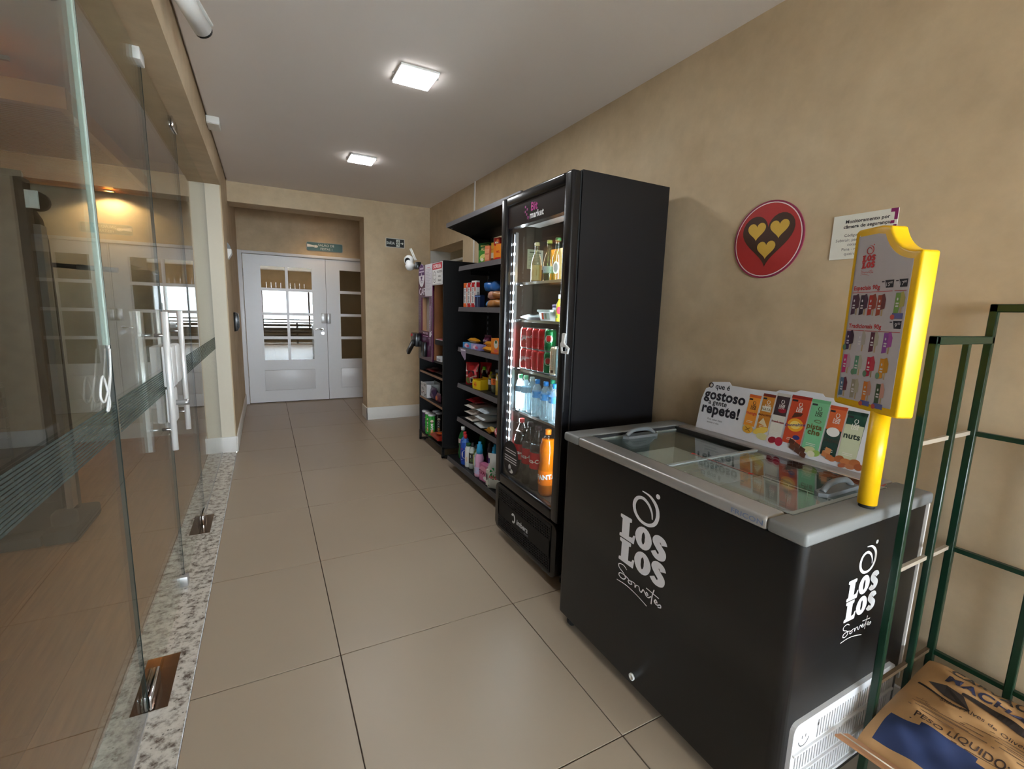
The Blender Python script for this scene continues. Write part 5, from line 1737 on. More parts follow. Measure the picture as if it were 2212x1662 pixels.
carton('spice_pot', 'small yellow and red seasoning cup beside the yellow box', (1.33, 1.785, Z4), 0.045, 0.04, 0.05, (226, 200, 90), [('e', 0, 0.025, 0.016, 0.016, (200, 50, 40)), ('r', -0.022, 0.0, 0.022, 0.012, (110, 150, 60))])
ybx = thing('open_box', 'open yellow display box of stock cubes', 'box', (1.335, 1.665, Z4), FACE)
part('carton', MB((238, 200, 20)).box(-0.062, -0.05, 0, 0.062, -0.047, 0.075).box(-0.062, 0.047, 0, 0.062, 0.05, 0.095).box(-0.062, -0.05, 0, -0.059, 0.05, 0.08).box(0.059, -0.05, 0, 0.062, 0.05, 0.085).box(-0.062, -0.05, 0, 0.062, 0.05, 0.003), 'P', ybx, True)
part('label_print', MB().poly(ell(-0.02, 0.04, 0.02, 0.022, 16), plane((0, -0.05, 0), (1, 0, 0), (0, 0, 1)), 0.0006, (240, 150, 30)).text('Maggi', -0.02, 0.032, 0.016, plane((0, -0.05, 0), (1, 0, 0), (0, 0, 1)), 0.001, (190, 40, 30), 0.02), 'P', ybx, True)
for i in range(6):
    solo('stock_cube', MB().box(-0.013, -0.013, 0, 0.013, 0.013, 0.05), 'G' if i % 2 else 'P', 'small wrapped stock cube pack inside the open yellow box', 'packet', (1.312 + 0.045 * (i // 3), 1.63 + 0.034 * (i % 3), Z4 + 0.0035), 'stock cube packs in the yellow box', local=True)
for ob in [o_ for o_ in bpy.data.objects if o_.name.startswith('stock_cube')]:
    ca = ob.data.color_attributes['Col']
    cc = lin(rnd.choice(((200, 60, 50), (170, 90, 60), (226, 180, 60))))
    for d_ in ca.data:
        d_.color = (*cc, 1)
pouch('seasoning_sachet', 'lime yellow sachet standing up out of the yellow box', (1.40, 1.615, Z4 + 0.06), 0.075, 0.085, 0.012, (214, 214, 50), seed=2.2, tilt=-0.3)
pouch('seasoning_sachet', 'dark brown sachet with round white badge at the back of the sauce shelf', (1.50, 1.60, Z4), 0.11, 0.215, 0.03, (54, 34, 34), [('e', 0.0, 0.165, 0.032, 0.034, (206, 206, 208)), ('e', 0, 0.165, 0.024, 0.026, (96, 90, 100))], seed=3.2)
carton('tin_can', 'pale blue square tin behind the yellow box', (1.44, 1.515, Z4), 0.10, 0.06, 0.175, (130, 160, 186), [('r', -0.05, 0.0, 0.05, 0.13, (34, 36, 44)), ('r', -0.04, 0.14, 0.04, 0.155, (200, 210, 216))])
for i, (x, y, h, lc, lidc, ins, lab) in enumerate(((1.375, 1.545, 0.135, (206, 204, 196), (190, 170, 60), (46, 40, 32), 'glass jar of black olives with white label'), (1.36, 1.455, 0.165, (232, 110, 40), (30, 30, 32), (84, 88, 46), 'glass jar of green olives with orange label'), (1.40, 1.385, 0.16, (214, 212, 204), (170, 160, 70), (96, 96, 50), 'tall glass jar of olives with pale label beside the fridge'))):
    bottle('olive_jar', lab, (x, y, Z4), [(0.030, 0), (0.035, 0.006), (0.035, h - 0.03), (0.028, h - 0.018), (0.028, h - 0.012)], [(200, 200, 200)] * 4, 'pet', (0.031, h - 0.018, h, lidc), (0.0355, h * 0.42, h * 0.72, lc), [('r', -0.016, h * 0.5, 0.016, h * 0.56, (60, 50, 44)), ('t', 'OLIVA', 0, h * 0.6, 0.014, (50, 40, 36))], ([(0.031, 0.004), (0.033, 0.01), (0.033, h - 0.04), (0.0, h - 0.038)], ins), cat='jar')
pouch('mustard_pouch', 'pale yellow pouch standing beside the fridge on the sauce shelf', (1.335, 1.345, Z4), 0.06, 0.17, 0.03, (206, 176, 70), [('r', -0.02, 0.12, 0.02, 0.16, (230, 226, 214))], mat='K')
bottle('mayonnaise_bottle', 'white and blue squeeze bottle next to the fridge', (1.335, 1.285, Z4), [(0.022, 0), (0.025, 0.008), (0.026, 0.12), (0.012, 0.145), (0.01, 0.15)], [(226, 224, 216)] * 4, 'plas', (0.015, 0.145, 0.17, (40, 60, 130)), (0.0265, 0.03, 0.09, (220, 218, 210)), [('r', -0.012, 0.04, 0.012, 0.06, (60, 60, 70))])

# fifth shelf: rice, bean and flour bags lying in stacks
for i, (y, x, dz, c, lab) in enumerate(((1.80, 1.40, 0.0, (214, 206, 196), 'white food bag with dark stripe, bottom of the stack at the shelf end'), (1.81, 1.40, 0.05, (206, 196, 188), 'white food bag with orange stripe, second in the stack at the shelf end'), (1.815, 1.40, 0.10, (216, 210, 200), 'cream food bag, third in the stack at the shelf end'), (1.80, 1.41, 0.15, (166, 30, 40), 'red bean bag on top of the stack at the shelf end'))):
    pouch('food_bag', lab, (x, y, Z5 + dz * 1.08), 0.17, 0.25, 0.048, c, [('r', -0.05, 0.03, 0.03, 0.22, ((60, 40, 46), (206, 120, 60), (190, 180, 170), (110, 20, 26))[i])], rz=0.0, mat='K', lie=0.5, seed=i * 1.1, wr=0.03)
for i, (y, x, dz, c, lab) in enumerate(((1.55, 1.38, 0.0, (196, 202, 206), 'pale bluish rice bag, lowest of the clear stack'), (1.545, 1.385, 0.055, (206, 212, 216), 'pale bluish rice bag, middle of the clear stack'), (1.53, 1.39, 0.11, (190, 202, 212), 'pale bluish rice bag, top of the clear stack'), (1.27, 1.43, 0.0, (176, 168, 160), 'greyish flour bag, lower of the two near the fridge'), (1.27, 1.43, 0.06, (190, 186, 182), 'greyish flour bag, upper of the two near the fridge'))):
    pouch('food_bag', lab, (x, y, Z5 + dz * 1.1), 0.19, 0.25 if i < 3 else 0.19, 0.053, c, [('e', 0.0, 0.10, 0.04, 0.04, (226, 228, 230))], rz=0.05 * (i - 2), mat='K', lie=0.5, seed=i * 1.7, wr=0.05)
pouch('food_bag', 'dark brown coffee bag lying on top of the red bag', (1.42, 1.60, Z5 + 0.185), 0.13, 0.20, 0.05, (84, 66, 46), rz=0.2, lie=0.5, seed=4.4)
pouch('food_bag', 'black coffee bag lying at the back above the rice bags', (1.42, 1.42, Z5 + 0.19), 0.13, 0.20, 0.05, (50, 44, 40), rz=-0.1, lie=0.5, seed=5.4)
pouch('candy_packet', 'golden sweets packet lying at the front of the fifth shelf', (1.292, 1.385, Z5), 0.05, 0.10, 0.045, (196, 140, 40), [('e', 0, 0.08, 0.02, 0.03, (226, 200, 120))], rz=-PI / 2 + 0.3, lie=0.5, seed=6.0, wr=0.2)
pouch('candy_packet', 'red and white sweets packet lying beside the golden one', (1.29, 1.25, Z5), 0.05, 0.10, 0.06, (200, 40, 66), [('e', 0, 0.07, 0.025, 0.035, (236, 214, 216))], rz=-PI / 2 - 0.3, lie=0.5, seed=7.0, wr=0.2)

# base shelf: cleaning products
DET = [(0.036, 0), (0.040, 0.008), (0.040, 0.07), (0.034, 0.10), (0.040, 0.13), (0.040, 0.19), (0.030, 0.225), (0.013, 0.25), (0.013, 0.262)]
bottle('disinfectant_bottle', 'green bottle with white cap and round pink label on the bottom shelf', (1.275, 1.915, ZB), DET, [(18, 96, 44)] * 8, 'G', (0.018, 0.258, 0.29, (226, 228, 226)), (0.0405, 0.145, 0.185, (206, 190, 184)), [('e', 0.0, 0.165, 0.018, 0.018, (226, 140, 130))])
bottle('disinfectant_bottle', 'green bottle with white cap standing behind the blue bleach bottles', (1.42, 1.80, ZB), DET, [(18, 96, 44)] * 8, 'G', (0.018, 0.258, 0.29, (226, 228, 226)))
BLE = [(0.035, 0), (0.040, 0.008), (0.040, 0.16), (0.034, 0.195), (0.014, 0.218), (0.014, 0.228)]
for i, (x, y, lab) in enumerate(((1.262, 1.838, 'blue bleach bottle with red cap next to the green bottle'), (1.235, 1.757, 'blue bleach bottle with red cap next to the white one'))):
    bottle('bleach_bottle', lab, (x, y, ZB), BLE, [(34, 78, 178)] * 3 + [(70, 120, 200)] * 2, 'G', (0.014, 0.222, 0.262, (206, 44, 50)), (0.0405, 0.035, 0.15, (30, 60, 160)), [('e', 0.0, 0.095, 0.03, 0.036, (226, 228, 236)), ('t', 'Q', 0.0, 0.082, 0.034, (34, 60, 150), 0.03), ('r', -0.03, 0.135, 0.04, 0.148, (214, 70, 70)), ('r', -0.03, 0.045, 0.03, 0.052, (200, 220, 240))])
bottle('cleaner_bottle', 'white cleaner bottle with dark green cap', (1.233, 1.684, ZB), [(0.026, 0), (0.029, 0.008), (0.029, 0.16), (0.016, 0.185)], [(222, 226, 222)] * 3, 'G', (0.020, 0.180, 0.205, (20, 90, 56)), (0.0295, 0.04, 0.14, (230, 230, 226)), [('r', -0.014, 0.05, 0.014, 0.09, (236, 150, 50))])
for i, (x, y, c, c2, lab) in enumerate(((1.245, 1.622, (196, 204, 200), (60, 60, 54), 'clear liquid soap bottle with white flip cap and dark printed label'), (1.256, 1.558, (96, 110, 60), (206, 206, 120), 'olive green liquid soap bottle with white flip cap'), (1.238, 1.500, (170, 196, 202), (206, 222, 226), 'pale blue liquid soap bottle with white flip cap'))):
    bottle('detergent_bottle', lab, (x, y, ZB), [(0.026, 0), (0.031, 0.01), (0.028, 0.08), (0.031, 0.13), (0.026, 0.165), (0.011, 0.185), (0.011, 0.195)], [c] * 6, 'G', (0.013, 0.19, 0.222, (40, 40, 44), [(0.013, 0.19), (0.013, 0.208), (0.009, 0.209), (0.012, 0.222)]), (0.0315, 0.05, 0.14, c2), [('r', -0.018, 0.10, 0.018, 0.125, (226, 230, 230)), ('e', 0.0, 0.08, 0.018, 0.014, (90, 120, 70)), ('t', 'YPÊ', 0, 0.105, 0.018, (60, 70, 90))])
SOF = [(0.034, 0), (0.040, 0.012), (0.038, 0.06), (0.032, 0.10), (0.036, 0.15), (0.026, 0.19), (0.018, 0.205)]
for i, (x, y, c, lab) in enumerate(((1.222, 1.428, (226, 170, 206), 'pink softener bottle with bright blue cap'), (1.312, 1.410, (70, 24, 60), 'dark purple softener bottle with black cap'), (1.305, 1.318, (30, 50, 92), 'navy softener bottle with tall bright blue cap'))):
    bottle('softener_bottle', lab, (x, y, ZB), SOF, [c] * 6, 'G', (0.024, 0.195, 0.26, (40, 160, 214) if i != 1 else (34, 26, 40), [(0.026, 0.185), (0.026, 0.225), (0.022, 0.228), (0.021, 0.262), (0.012, 0.265), (0.012, 0.285)]), (0.0395, 0.03, 0.085, ((206, 196, 230), (110, 60, 120), (60, 110, 160))[i]), [('e', 0.0, 0.06, 0.024, 0.016, (226, 190, 226)), ('s', [(-0.03, 0.04), (0.0, 0.07), (0.03, 0.05)], 0.008, (190, 206, 236))])
carton('washing_powder', 'pink and white washing powder carton on the bottom shelf', (1.228, 1.318, ZB), 0.11, 0.05, 0.135, (206, 120, 160),
       [('e', 0.0, 0.09, 0.05, 0.03, (226, 150, 180)), ('t', 'TIXAN', -0.005, 0.055, 0.042, (130, 30, 70), 0.035, 0.85), ('e', 0.03, 0.03, 0.025, 0.016, (240, 230, 236))], side=(226, 224, 222))
carton('soap_bar_box', 'white and green carton beside the pink washing powder', (1.222, 1.222, ZB), 0.05, 0.05, 0.125, (228, 228, 222), [('r', 0.006, 0.02, 0.024, 0.11, (40, 130, 70)), ('e', -0.008, 0.07, 0.01, 0.03, (60, 60, 66)), ('t', '1', 0.015, 0.06, 0.03, (30, 40, 30))])
pouch('detergent_pouch', 'white, violet and green laundry detergent pouch next to the fridge', (1.225, 1.135, ZB), 0.13, 0.27, 0.06, (222, 224, 222),
      [('r', -0.055, 0.20, 0.055, 0.235, (96, 80, 140)), ('r', -0.055, 0.015, 0.055, 0.08, (30, 140, 70))] + [('p', [(0.0 + 0.012 * math.cos(R(a)), 0.135 + 0.012 * math.sin(R(a))), (0.034 * math.cos(R(a + 25)), 0.135 + 0.04 * math.sin(R(a + 25))), (0.036 * math.cos(R(a + 60)), 0.135 + 0.042 * math.sin(R(a + 60)))], (30, 150, 80)) for a in range(0, 360, 60)] + [('t', 'ARIEL', 0.0, 0.088, 0.036, (190, 40, 60), 0.03, 0.9)], mat='K', seed=3.3)
carton('air_freshener', 'white and dark box on the lip of the bottom shelf beside the fridge', (1.215, 1.04, ZB), 0.05, 0.03, 0.075, (220, 222, 222), [('r', -0.02, 0.02, 0.02, 0.035, (60, 60, 70)), ('r', -0.02, 0.045, 0.005, 0.06, (60, 110, 80))])

# turn the goods a little towards the aisle entrance, as they stand in the shop
def turn_goods(o, ang):
    # turns the round goods (body, cap, label) about their own axis
    for c in o.children_recursive:
        c.data.transform(Matrix.Rotation(ang, 4, 'Z'))


TURN = {'sauce_pouch': 0.75, 'cracker_packet': 0.6, 'detergent_pouch': 0.7, 'mustard_pouch': 0.5, 'seasoning_sachet': 0.7, 'snack_box': 0.2, 'tea_box': 0.3, 'washing_powder': 0.15, 'soap_bar_box': 0.15,
        'open_box': 0.15, 'soy_sauce': 1.1, 'disinfectant_bottle': 1.1, 'bleach_bottle': 1.1, 'cleaner_bottle': 1.1, 'detergent_bottle': 1.1, 'softener_bottle': 1.1, 'olive_jar': 1.1, 'mayonnaise_bottle': 1.1}
for ob in bpy.data.objects:
    if ob not in BEFORE and ob.parent is None:
        ob.location.x += 0.025
        k_ = ob.name.split('.')[0]
        if TURN.get(k_, 0) > 1:
            turn_goods(ob, TURN[k_])
        else:
            ob.rotation_euler.z += TURN.get(k_, 0.0)
BEFORE = set(bpy.data.objects)
# ---------------------------------------------------------------- fridge contents
FS = [1.5805, 1.3705, 1.0835, 0.8325, 0.3985]
LONG = [(0.028, 0), (0.030, 0.006), (0.030, 0.105), (0.024, 0.135), (0.013, 0.165), (0.0125, 0.208), (0.0145, 0.21), (0.0145, 0.222)]
amber = glassmat('bottle_clear_amber', (0.93, 0.84, 0.70), 0.09)
green_g = glassmat('bottle_green', (0.74, 0.86, 0.66), 0.09)
bottle('beer_bottle', 'clear beer bottle with cream label on the top fridge shelf', (1.16, 0.50, FS[0]), LONG, [(200, 200, 200)] * 7, amber, (0.0148, 0.208, 0.224, (206, 196, 150)), (0.0305, 0.015, 0.098, (196, 170, 116)), [('r', -0.02, 0.02, 0.02, 0.092, (224, 206, 150)), ('r', -0.014, 0.04, 0.014, 0.075, (190, 150, 90))])
bottle('beer_bottle', 'green beer bottle with small silver-blue label on the top fridge shelf', (1.17, 0.385, FS[0]), LONG, [(200, 200, 200)] * 7, green_g, (0.0148, 0.208, 0.224, (206, 206, 120)), (0.0305, 0.05, 0.085, (170, 190, 196)), [('r', -0.018, 0.06, 0.018, 0.066, (70, 110, 120))])
bottle('beer_bottle', 'green beer bottle with white emblem label beside the orange carton', (1.16, 0.285, FS[0]), LONG, [(200, 200, 200)] * 7, green_g, (0.0148, 0.208, 0.224, (60, 110, 60)), None, [('e', 0.0, 0.07, 0.018, 0.032, (214, 214, 212)), ('e', 0.0, 0.07, 0.012, 0.022, (120, 124, 120)), ('r', -0.012, 0.066, 0.012, 0.072, (226, 226, 226))])
carton('juice_carton', 'large orange juice carton behind the beer bottles in the fridge', (1.33, 0.47, FS[0]), 0.17, 0.09, 0.20, (236, 140, 20))
tb = thing('margarine_tub', 'white margarine tub with orange label on the second fridge shelf', 'tub', (1.18, 0.345, FS[1]), FACE)
part('tub', MB().lathe([(0.055, 0), (0.068, 0.05)], 4, cols=[(226, 228, 228)]).lathe([(0.052, 0.0), (0.052, 0.001)], 4), 'plas', tb, True)
tb.children[0].rotation_euler = (0, 0, PI / 4); tb.children[0].scale = (1.15, 1.0, 1.0)
part('lid', MB().prism(rrect(-0.078, -0.06, 0.078, 0.06, 0.02), plane((0, 0, 0.05), (1, 0, 0), (0, 1, 0)), 0, 0.012, (206, 222, 216)), 'plas', tb, True, bevel=0.003)
p = MB(); pl = plane((0, -0.0435, 0.004), (1, 0, 0), (0, -0.19, 0.98))
doprints(p, pl, [('r', -0.05, 0.005, 0.05, 0.042, (222, 222, 214)), ('r', -0.05, 0.006, -0.01, 0.042, (232, 96, 50)), ('r', 0.005, 0.01, 0.02, 0.038, (150, 160, 120)), ('r', 0.026, 0.008, 0.048, 0.042, (206, 226, 214))])
part('label_print', p, 'G', tb, True)
tb = thing('yogurt_tub', 'round violet and white tub behind the margarine in the fridge', 'tub', (1.30, 0.45, FS[1]), FACE)
part('tub', MB().lathe([(0.036, 0), (0.045, 0.085)], 20, cols=[(110, 96, 150)]), 'plas', tb, True)
part('lid', MB().lathe([(0.048, 0.083), (0.048, 0.094), (0.04, 0.096)], 20, c=(96, 84, 120)), 'plas', tb, True)
part('label', MB().lathe([(0.0425, 0.05), (0.0455, 0.075)], 20, c=(206, 204, 214), cap=False), 'G', tb, True)
bottle('drinking_yogurt', 'yellow yogurt bottle at the door edge of the second fridge shelf', (1.16, 0.238, FS[1]), [(0.022, 0), (0.025, 0.006), (0.023, 0.09), (0.012, 0.115), (0.012, 0.125)], [(230, 206, 60)] * 4, 'plas', (0.014, 0.12, 0.142, (226, 226, 222)), None, [('e', 0, 0.06, 0.014, 0.02, (206, 70, 90)), ('r', -0.014, 0.02, 0.014, 0.035, (60, 120, 70))])
pouch('ham_packet', 'flat clear packet of sliced meat lying on the second fridge shelf', (1.20, 0.56, FS[1]), 0.13, 0.17, 0.03, (170, 180, 182), [('r', -0.04, 0.05, 0.04, 0.12, (96, 104, 110)), ('t', 'PRESUNTO', 0.0, 0.08, 0.018, (220, 224, 226))], rz=-PI / 2, lie=0.5, mat='K')
RED_ = (206, 24, 34)
names = ['at the LED strip end', 'second from the LED strip', 'third from the LED strip', 'beside the green cans']
for i, y in enumerate((0.598, 0.531, 0.464, 0.397)):
    for k in range(2):
        can('red cola can, %s tier, %s' % (('lower', 'upper')[k], names[i]), (1.165, y, FS[2] + k * 0.1225), RED_, (236, 232, 232) if i == 0 else None, 'Coca-Cola' if i < 2 else None, (240, 234, 232), group='cola cans in the fridge', rz=FACE + (0.25 if i == 0 else -0.5 + 0.4 * i), prints=[('r', -0.012, 0.06, 0.014, 0.1, (150, 160, 168))] if (i == 3 and k == 1) else None)
for k in range(2):
    can('green guaraná can with red fruit emblem, %s tier' % ('lower', 'upper')[k], (1.165, 0.330, FS[2] + k * 0.1225), (20, 110, 58), None, None, group='guaraná cans in the fridge', prints=[('e', 0, 0.07, 0.022, 0.022, (214, 206, 196)), ('e', 0, 0.072, 0.014, 0.016, (196, 40, 44)), ('r', -0.02, 0.025, 0.02, 0.045, (14, 84, 44))])
can('slim orange and cream drink can beside the green cans', (1.155, 0.262, FS[2]), (220, 200, 170), None, None, r=0.0265, h=0.156, prints=[('r', -0.018, 0.035, 0.018, 0.13, (226, 130, 60)), ('t', 'TÔNICA', 0, 0.08, 0.02, (236, 220, 200), 0.02, 1.0, R(90)), ('r', -0.016, 0.016, 0.0, 0.03, (90, 60, 50))])
can('slim silver and blue drink can at the door edge', (1.155, 0.205, FS[2]), (180, 206, 210), None, None, r=0.0265, h=0.156, prints=[('r', -0.018, 0.05, 0.018, 0.12, (120, 180, 190))])
for i, (y, c, lab) in enumerate(((0.300, (30, 34, 34), 'black zero-sugar cola can in the back row, behind the green cans'), (0.225, RED_, 'red cola can in the back row, behind the slim cans'))):
    for k in range(2):
        can(lab + (', lower tier', ', upper tier')[k], (1.245, y, FS[2] + k * 0.1225), c, None, None, group='cans in the back row', prints=[('r', -0.004, 0.03, 0.004, 0.1, (200, 206, 206))])
WAT = [(0.028, 0), (0.031, 0.01), (0.029, 0.03), (0.031, 0.05), (0.031, 0.10), (0.029, 0.115), (0.031, 0.13), (0.022, 0.165), (0.011, 0.185), (0.011, 0.195)]
for i, (x, y, c, lab) in enumerate(((1.15, 0.625, (110, 200, 150), 'clear sparkling water bottle with green cap at the LED strip'), (1.155, 0.565, (110, 200, 150), 'clear sparkling water bottle with green cap, second from the LED strip'), (1.16, 0.50, (200, 210, 206), 'clear water bottle with pale cap'), (1.14, 0.405, (40, 130, 206), 'clear water bottle with bright blue cap next to the pale-capped one'), (1.14, 0.315, (40, 130, 206), 'clear water bottle with bright blue cap, middle of three'), (1.14, 0.225, (40, 130, 206), 'clear water bottle with bright blue cap at the door edge'), (1.22, 0.37, (40, 160, 120), 'clear water bottle with teal cap in the back row'))):
    bottle('water_bottle', lab, (x, y, FS[3]), WAT, [(200, 210, 214)] * 9, 'petw', (0.0145, 0.186, 0.210, c), (0.0316, 0.108, 0.142, (80, 140, 196) if i > 2 else (140, 170, 190)) if i != 2 else None, [('r', -0.02, 0.118, 0.02, 0.13, (190, 214, 230))] if i > 2 else (), None)
SODA = [(0.040, 0), (0.047, 0.012), (0.047, 0.10), (0.043, 0.125), (0.047, 0.15), (0.047, 0.225), (0.038, 0.275), (0.014, 0.345), (0.0135, 0.36)]
FAN = [(0.040, 0), (0.047, 0.02), (0.048, 0.09), (0.048, 0.16), (0.042, 0.195), (0.046, 0.235), (0.046, 0.28), (0.036, 0.315), (0.014, 0.345), (0.0135, 0.36)]


def inner_of(prof, k, zmax):
    q = [(max(r - k, 0.002), max(z, 0.004)) for r, z in prof if z <= zmax]
    return q + [(q[-1][0] * 0.98, zmax), (0.0, zmax)]


for i, (x, y, zl, lab) in enumerate(((1.147, 0.583, 0.30, 'full cola bottle with red cap and red label next to the LED strip'), (1.149, 0.484, 0.26, 'cola bottle with red label in the middle of the fridge floor'), (1.147, 0.386, 0.27, 'cola bottle with red label beside the orange soda'))):
    bottle('soda_bottle', lab, (x, y, FS[4]), SODA, [(200, 200, 200)] * 8, 'pet', (0.017, 0.352, 0.378, (206, 40, 40) if i == 0 else (60, 40, 40)), (0.0476, 0.13, 0.225, (186, 34, 40)), [('t', 'Coca-Cola', 0.0, 0.165, 0.034, (236, 226, 224), 0.015, 0.9)], (inner_of(SODA, 0.0015, zl), (46, 24, 16)), rz=FACE + 0.2 * (1 - i))
bottle('soda_bottle', 'bright orange soda bottle with orange cap at the hinge side of the fridge floor', (1.150, 0.287, FS[4]), FAN, [(200, 200, 200)] * 9, 'pet', (0.017, 0.352, 0.380, (244, 130, 24)), (0.0487, 0.068, 0.150, (240, 124, 24)), [('p', [(-0.04, 0.085), (0.045, 0.10), (0.05, 0.14), (-0.035, 0.115)], (50, 80, 160)), ('t', 'FANTA', 0.002, 0.105, 0.036, (240, 240, 238), 0.05, 1.0, R(8)), ('r', -0.04, 0.076, 0.03, 0.08, (250, 190, 90))], (inner_of(FAN, 0.0012, 0.325), (250, 140, 10)), rz=FACE + 0.15)

for ob in bpy.data.objects:
    if ob not in BEFORE and ob.parent is None and ob.name.split('.')[0] in ('beer_bottle', 'drinking_yogurt', 'drink_can', 'water_bottle', 'soda_bottle'):
        turn_goods(ob, 0.75)
# ---------------------------------------------------------------- coffee cabinet shelves
def tubecan(lab, loc, c, c2, txt):
    t = thing('crisp_tube', lab, 'can', loc, FACE + 1.0 + rnd.uniform(-0.15, 0.3), 'crisp tubes in the cabinet')
    part('tube_body', MB().lathe([(0.0365, 0), (0.0375, 0.004), (0.0375, 0.215)], 18, c=c), 'G', t, True)
    part('tube_lid', MB().lathe([(0.039, 0.212), (0.039, 0.228), (0.036, 0.230), (0.0, 0.228)], 18, c=(206, 206, 210), cap=False), 'plas', t, True)
    p = MB()
    doprints(p, cyl(0.0378), [('r', -0.012, 0.02, 0.03, 0.20, c2), ('e', 0.008, 0.155, 0.016, 0.02, (226, 206, 180)), ('s', [(-0.008, 0.15), (0.008, 0.142), (0.024, 0.15)], 0.008, (60, 40, 36)), ('t', txt, 0.018, 0.075, 0.032, (240, 236, 230), 0.03, 1.0, R(90)), ('e', 0.008, 0.05, 0.014, 0.02, (226, 160, 70))])
    part('label_print', p, 'G', t, True)


ZC1, ZC2, ZC3 = 0.1125, 0.5005, 0.7785
tubecan('dark violet crisp tube at the far side of the lowest cabinet shelf', (1.275, 2.93, ZC1), (56, 44, 70), (70, 56, 86), 'POTATO')
tubecan('green crisp tube in front, next to the dark violet one', (1.275, 2.825, ZC1), (40, 150, 50), (90, 190, 70), 'CREAM')
tubecan('green crisp tube, third in the front row', (1.275, 2.725, ZC1), (40, 150, 50), (90, 190, 70), 'CREAM')
tubecan('dark violet crisp tube in the back row', (1.375, 2.88, ZC1), (56, 44, 70), (70, 56, 86), 'POTATO')
tubecan('black crisp tube in the back row', (1.375, 2.78, ZC1), (34, 32, 36), (50, 48, 52), 'POTATO')
pouch('snack_packet', 'red foil snack packet lying at the front of the lowest cabinet shelf', (1.31, 2.52, ZC1), 0.18, 0.30, 0.06, (150, 36, 22), [('e', 0.0, 0.15, 0.05, 0.06, (206, 90, 40)), ('e', 0.03, 0.08, 0.03, 0.03, (226, 210, 190))], rz=-PI / 2, lie=0.5, seed=2.0, wr=0.12)
wb_ = thing('open_box', 'white open cardboard box with black wavy print on the middle cabinet shelf', 'box', (1.31, 2.88, ZC2), FACE)
part('carton', MB((214, 212, 214)).box(-0.10, -0.075, 0, 0.10, -0.072, 0.155).box(-0.10, 0.072, 0, 0.10, 0.075, 0.155).box(-0.10, -0.075, 0, -0.097, 0.075, 0.145).box(0.097, -0.075, 0, 0.10, 0.075, 0.14).box(-0.10, -0.075, 0, 0.10, 0.075, 0.003), 'P', wb_, True)
p = MB()
doprints(p, plane((0, -0.075, 0), (1, 0, 0), (0, 0, 1)), [('s', [(-0.09, 0.05), (-0.05, 0.03), (0.0, 0.06), (0.05, 0.03), (0.09, 0.045)], 0.006, (40, 38, 44)), ('p', [(0.0, 0.11), (0.02, 0.14), (0.04, 0.115), (0.06, 0.14), (0.085, 0.105), (0.085, 0.12), (0.06, 0.15), (0.04, 0.13), (0.02, 0.15)], (34, 32, 36)), ('t', 'PZEO', -0.02, 0.075, 0.034, (70, 66, 76)), ('r', -0.05, 0.05, 0.03, 0.054, (190, 120, 130)), ('r', 0.03, 0.015, 0.07, 0.03, (150, 150, 156)), ('r', -0.09, 0.125, -0.03, 0.13, (120, 118, 124))])
part('label_print', p, 'P', wb_, True)
pouch('snack_packet', 'violet foil packet standing beside the white box', (1.285, 2.68, ZC2), 0.16, 0.13, 0.06, (70, 52, 84), [('r', -0.05, 0.02, -0.03, 0.11, (150, 130, 160)), ('e', 0.03, 0.05, 0.03, 0.02, (110, 90, 120))], seed=1.0)
pouch('snack_packet', 'larger violet foil packet standing behind the other violet one', (1.40, 2.62, ZC2), 0.18, 0.17, 0.06, (70, 52, 84), seed=4.0)
pouch('snack_packet', 'small orange and violet packet at the near end of the middle cabinet shelf', (1.275, 2.50, ZC2), 0.11, 0.10, 0.045, (96, 50, 70), [('e', 0.0, 0.05, 0.03, 0.025, (206, 110, 70))], seed=6.0)
pouch('chocolate_packet', 'dark red chocolate packet lying on the upper wooden cabinet shelf', (1.32, 2.72, ZC3), 0.16, 0.26, 0.04, (96, 26, 30), [('r', -0.03, 0.06, 0.0, 0.2, (206, 190, 190))], rz=-PI / 2, lie=0.5, seed=3.0)
pouch('chocolate_packet', 'black and orange chocolate packet lying on the upper wooden cabinet shelf', (1.32, 2.44, ZC3), 0.15, 0.24, 0.045, (40, 26, 24), [('r', 0.01, 0.04, 0.04, 0.2, (206, 130, 50))], rz=-PI / 2, lie=0.5, seed=5.0)
carton('sugar_box', 'white sachet box in the tall side compartment of the coffee cabinet', (1.285, 2.40, 0.926), 0.12, 0.10, 0.05, (206, 204, 206), [('r', -0.05, 0.01, 0.05, 0.03, (150, 150, 160))])
hb_ = thing('wall_tray', 'small dark tray with leaflets fixed in the side compartment', 'tray', (1.285, 2.40, 1.085), FACE)
part('tray', box(-0.11, -0.05, 0, 0.11, 0.16, 0.045), 'black', hb_, True)
part('leaflet', MB((206, 190, 196)).box(-0.10, -0.045, 0.045, 0.10, 0.05, 0.052).box(-0.05, -0.045, 0.052, 0.10, 0.0, 0.058, (170, 60, 80)), 'P', hb_, True)
hb_2 = pouch('stirrer_packet', 'yellow sachet standing in the side compartment', (1.27, 2.30, 1.144), 0.03, 0.06, 0.01, (226, 226, 60))

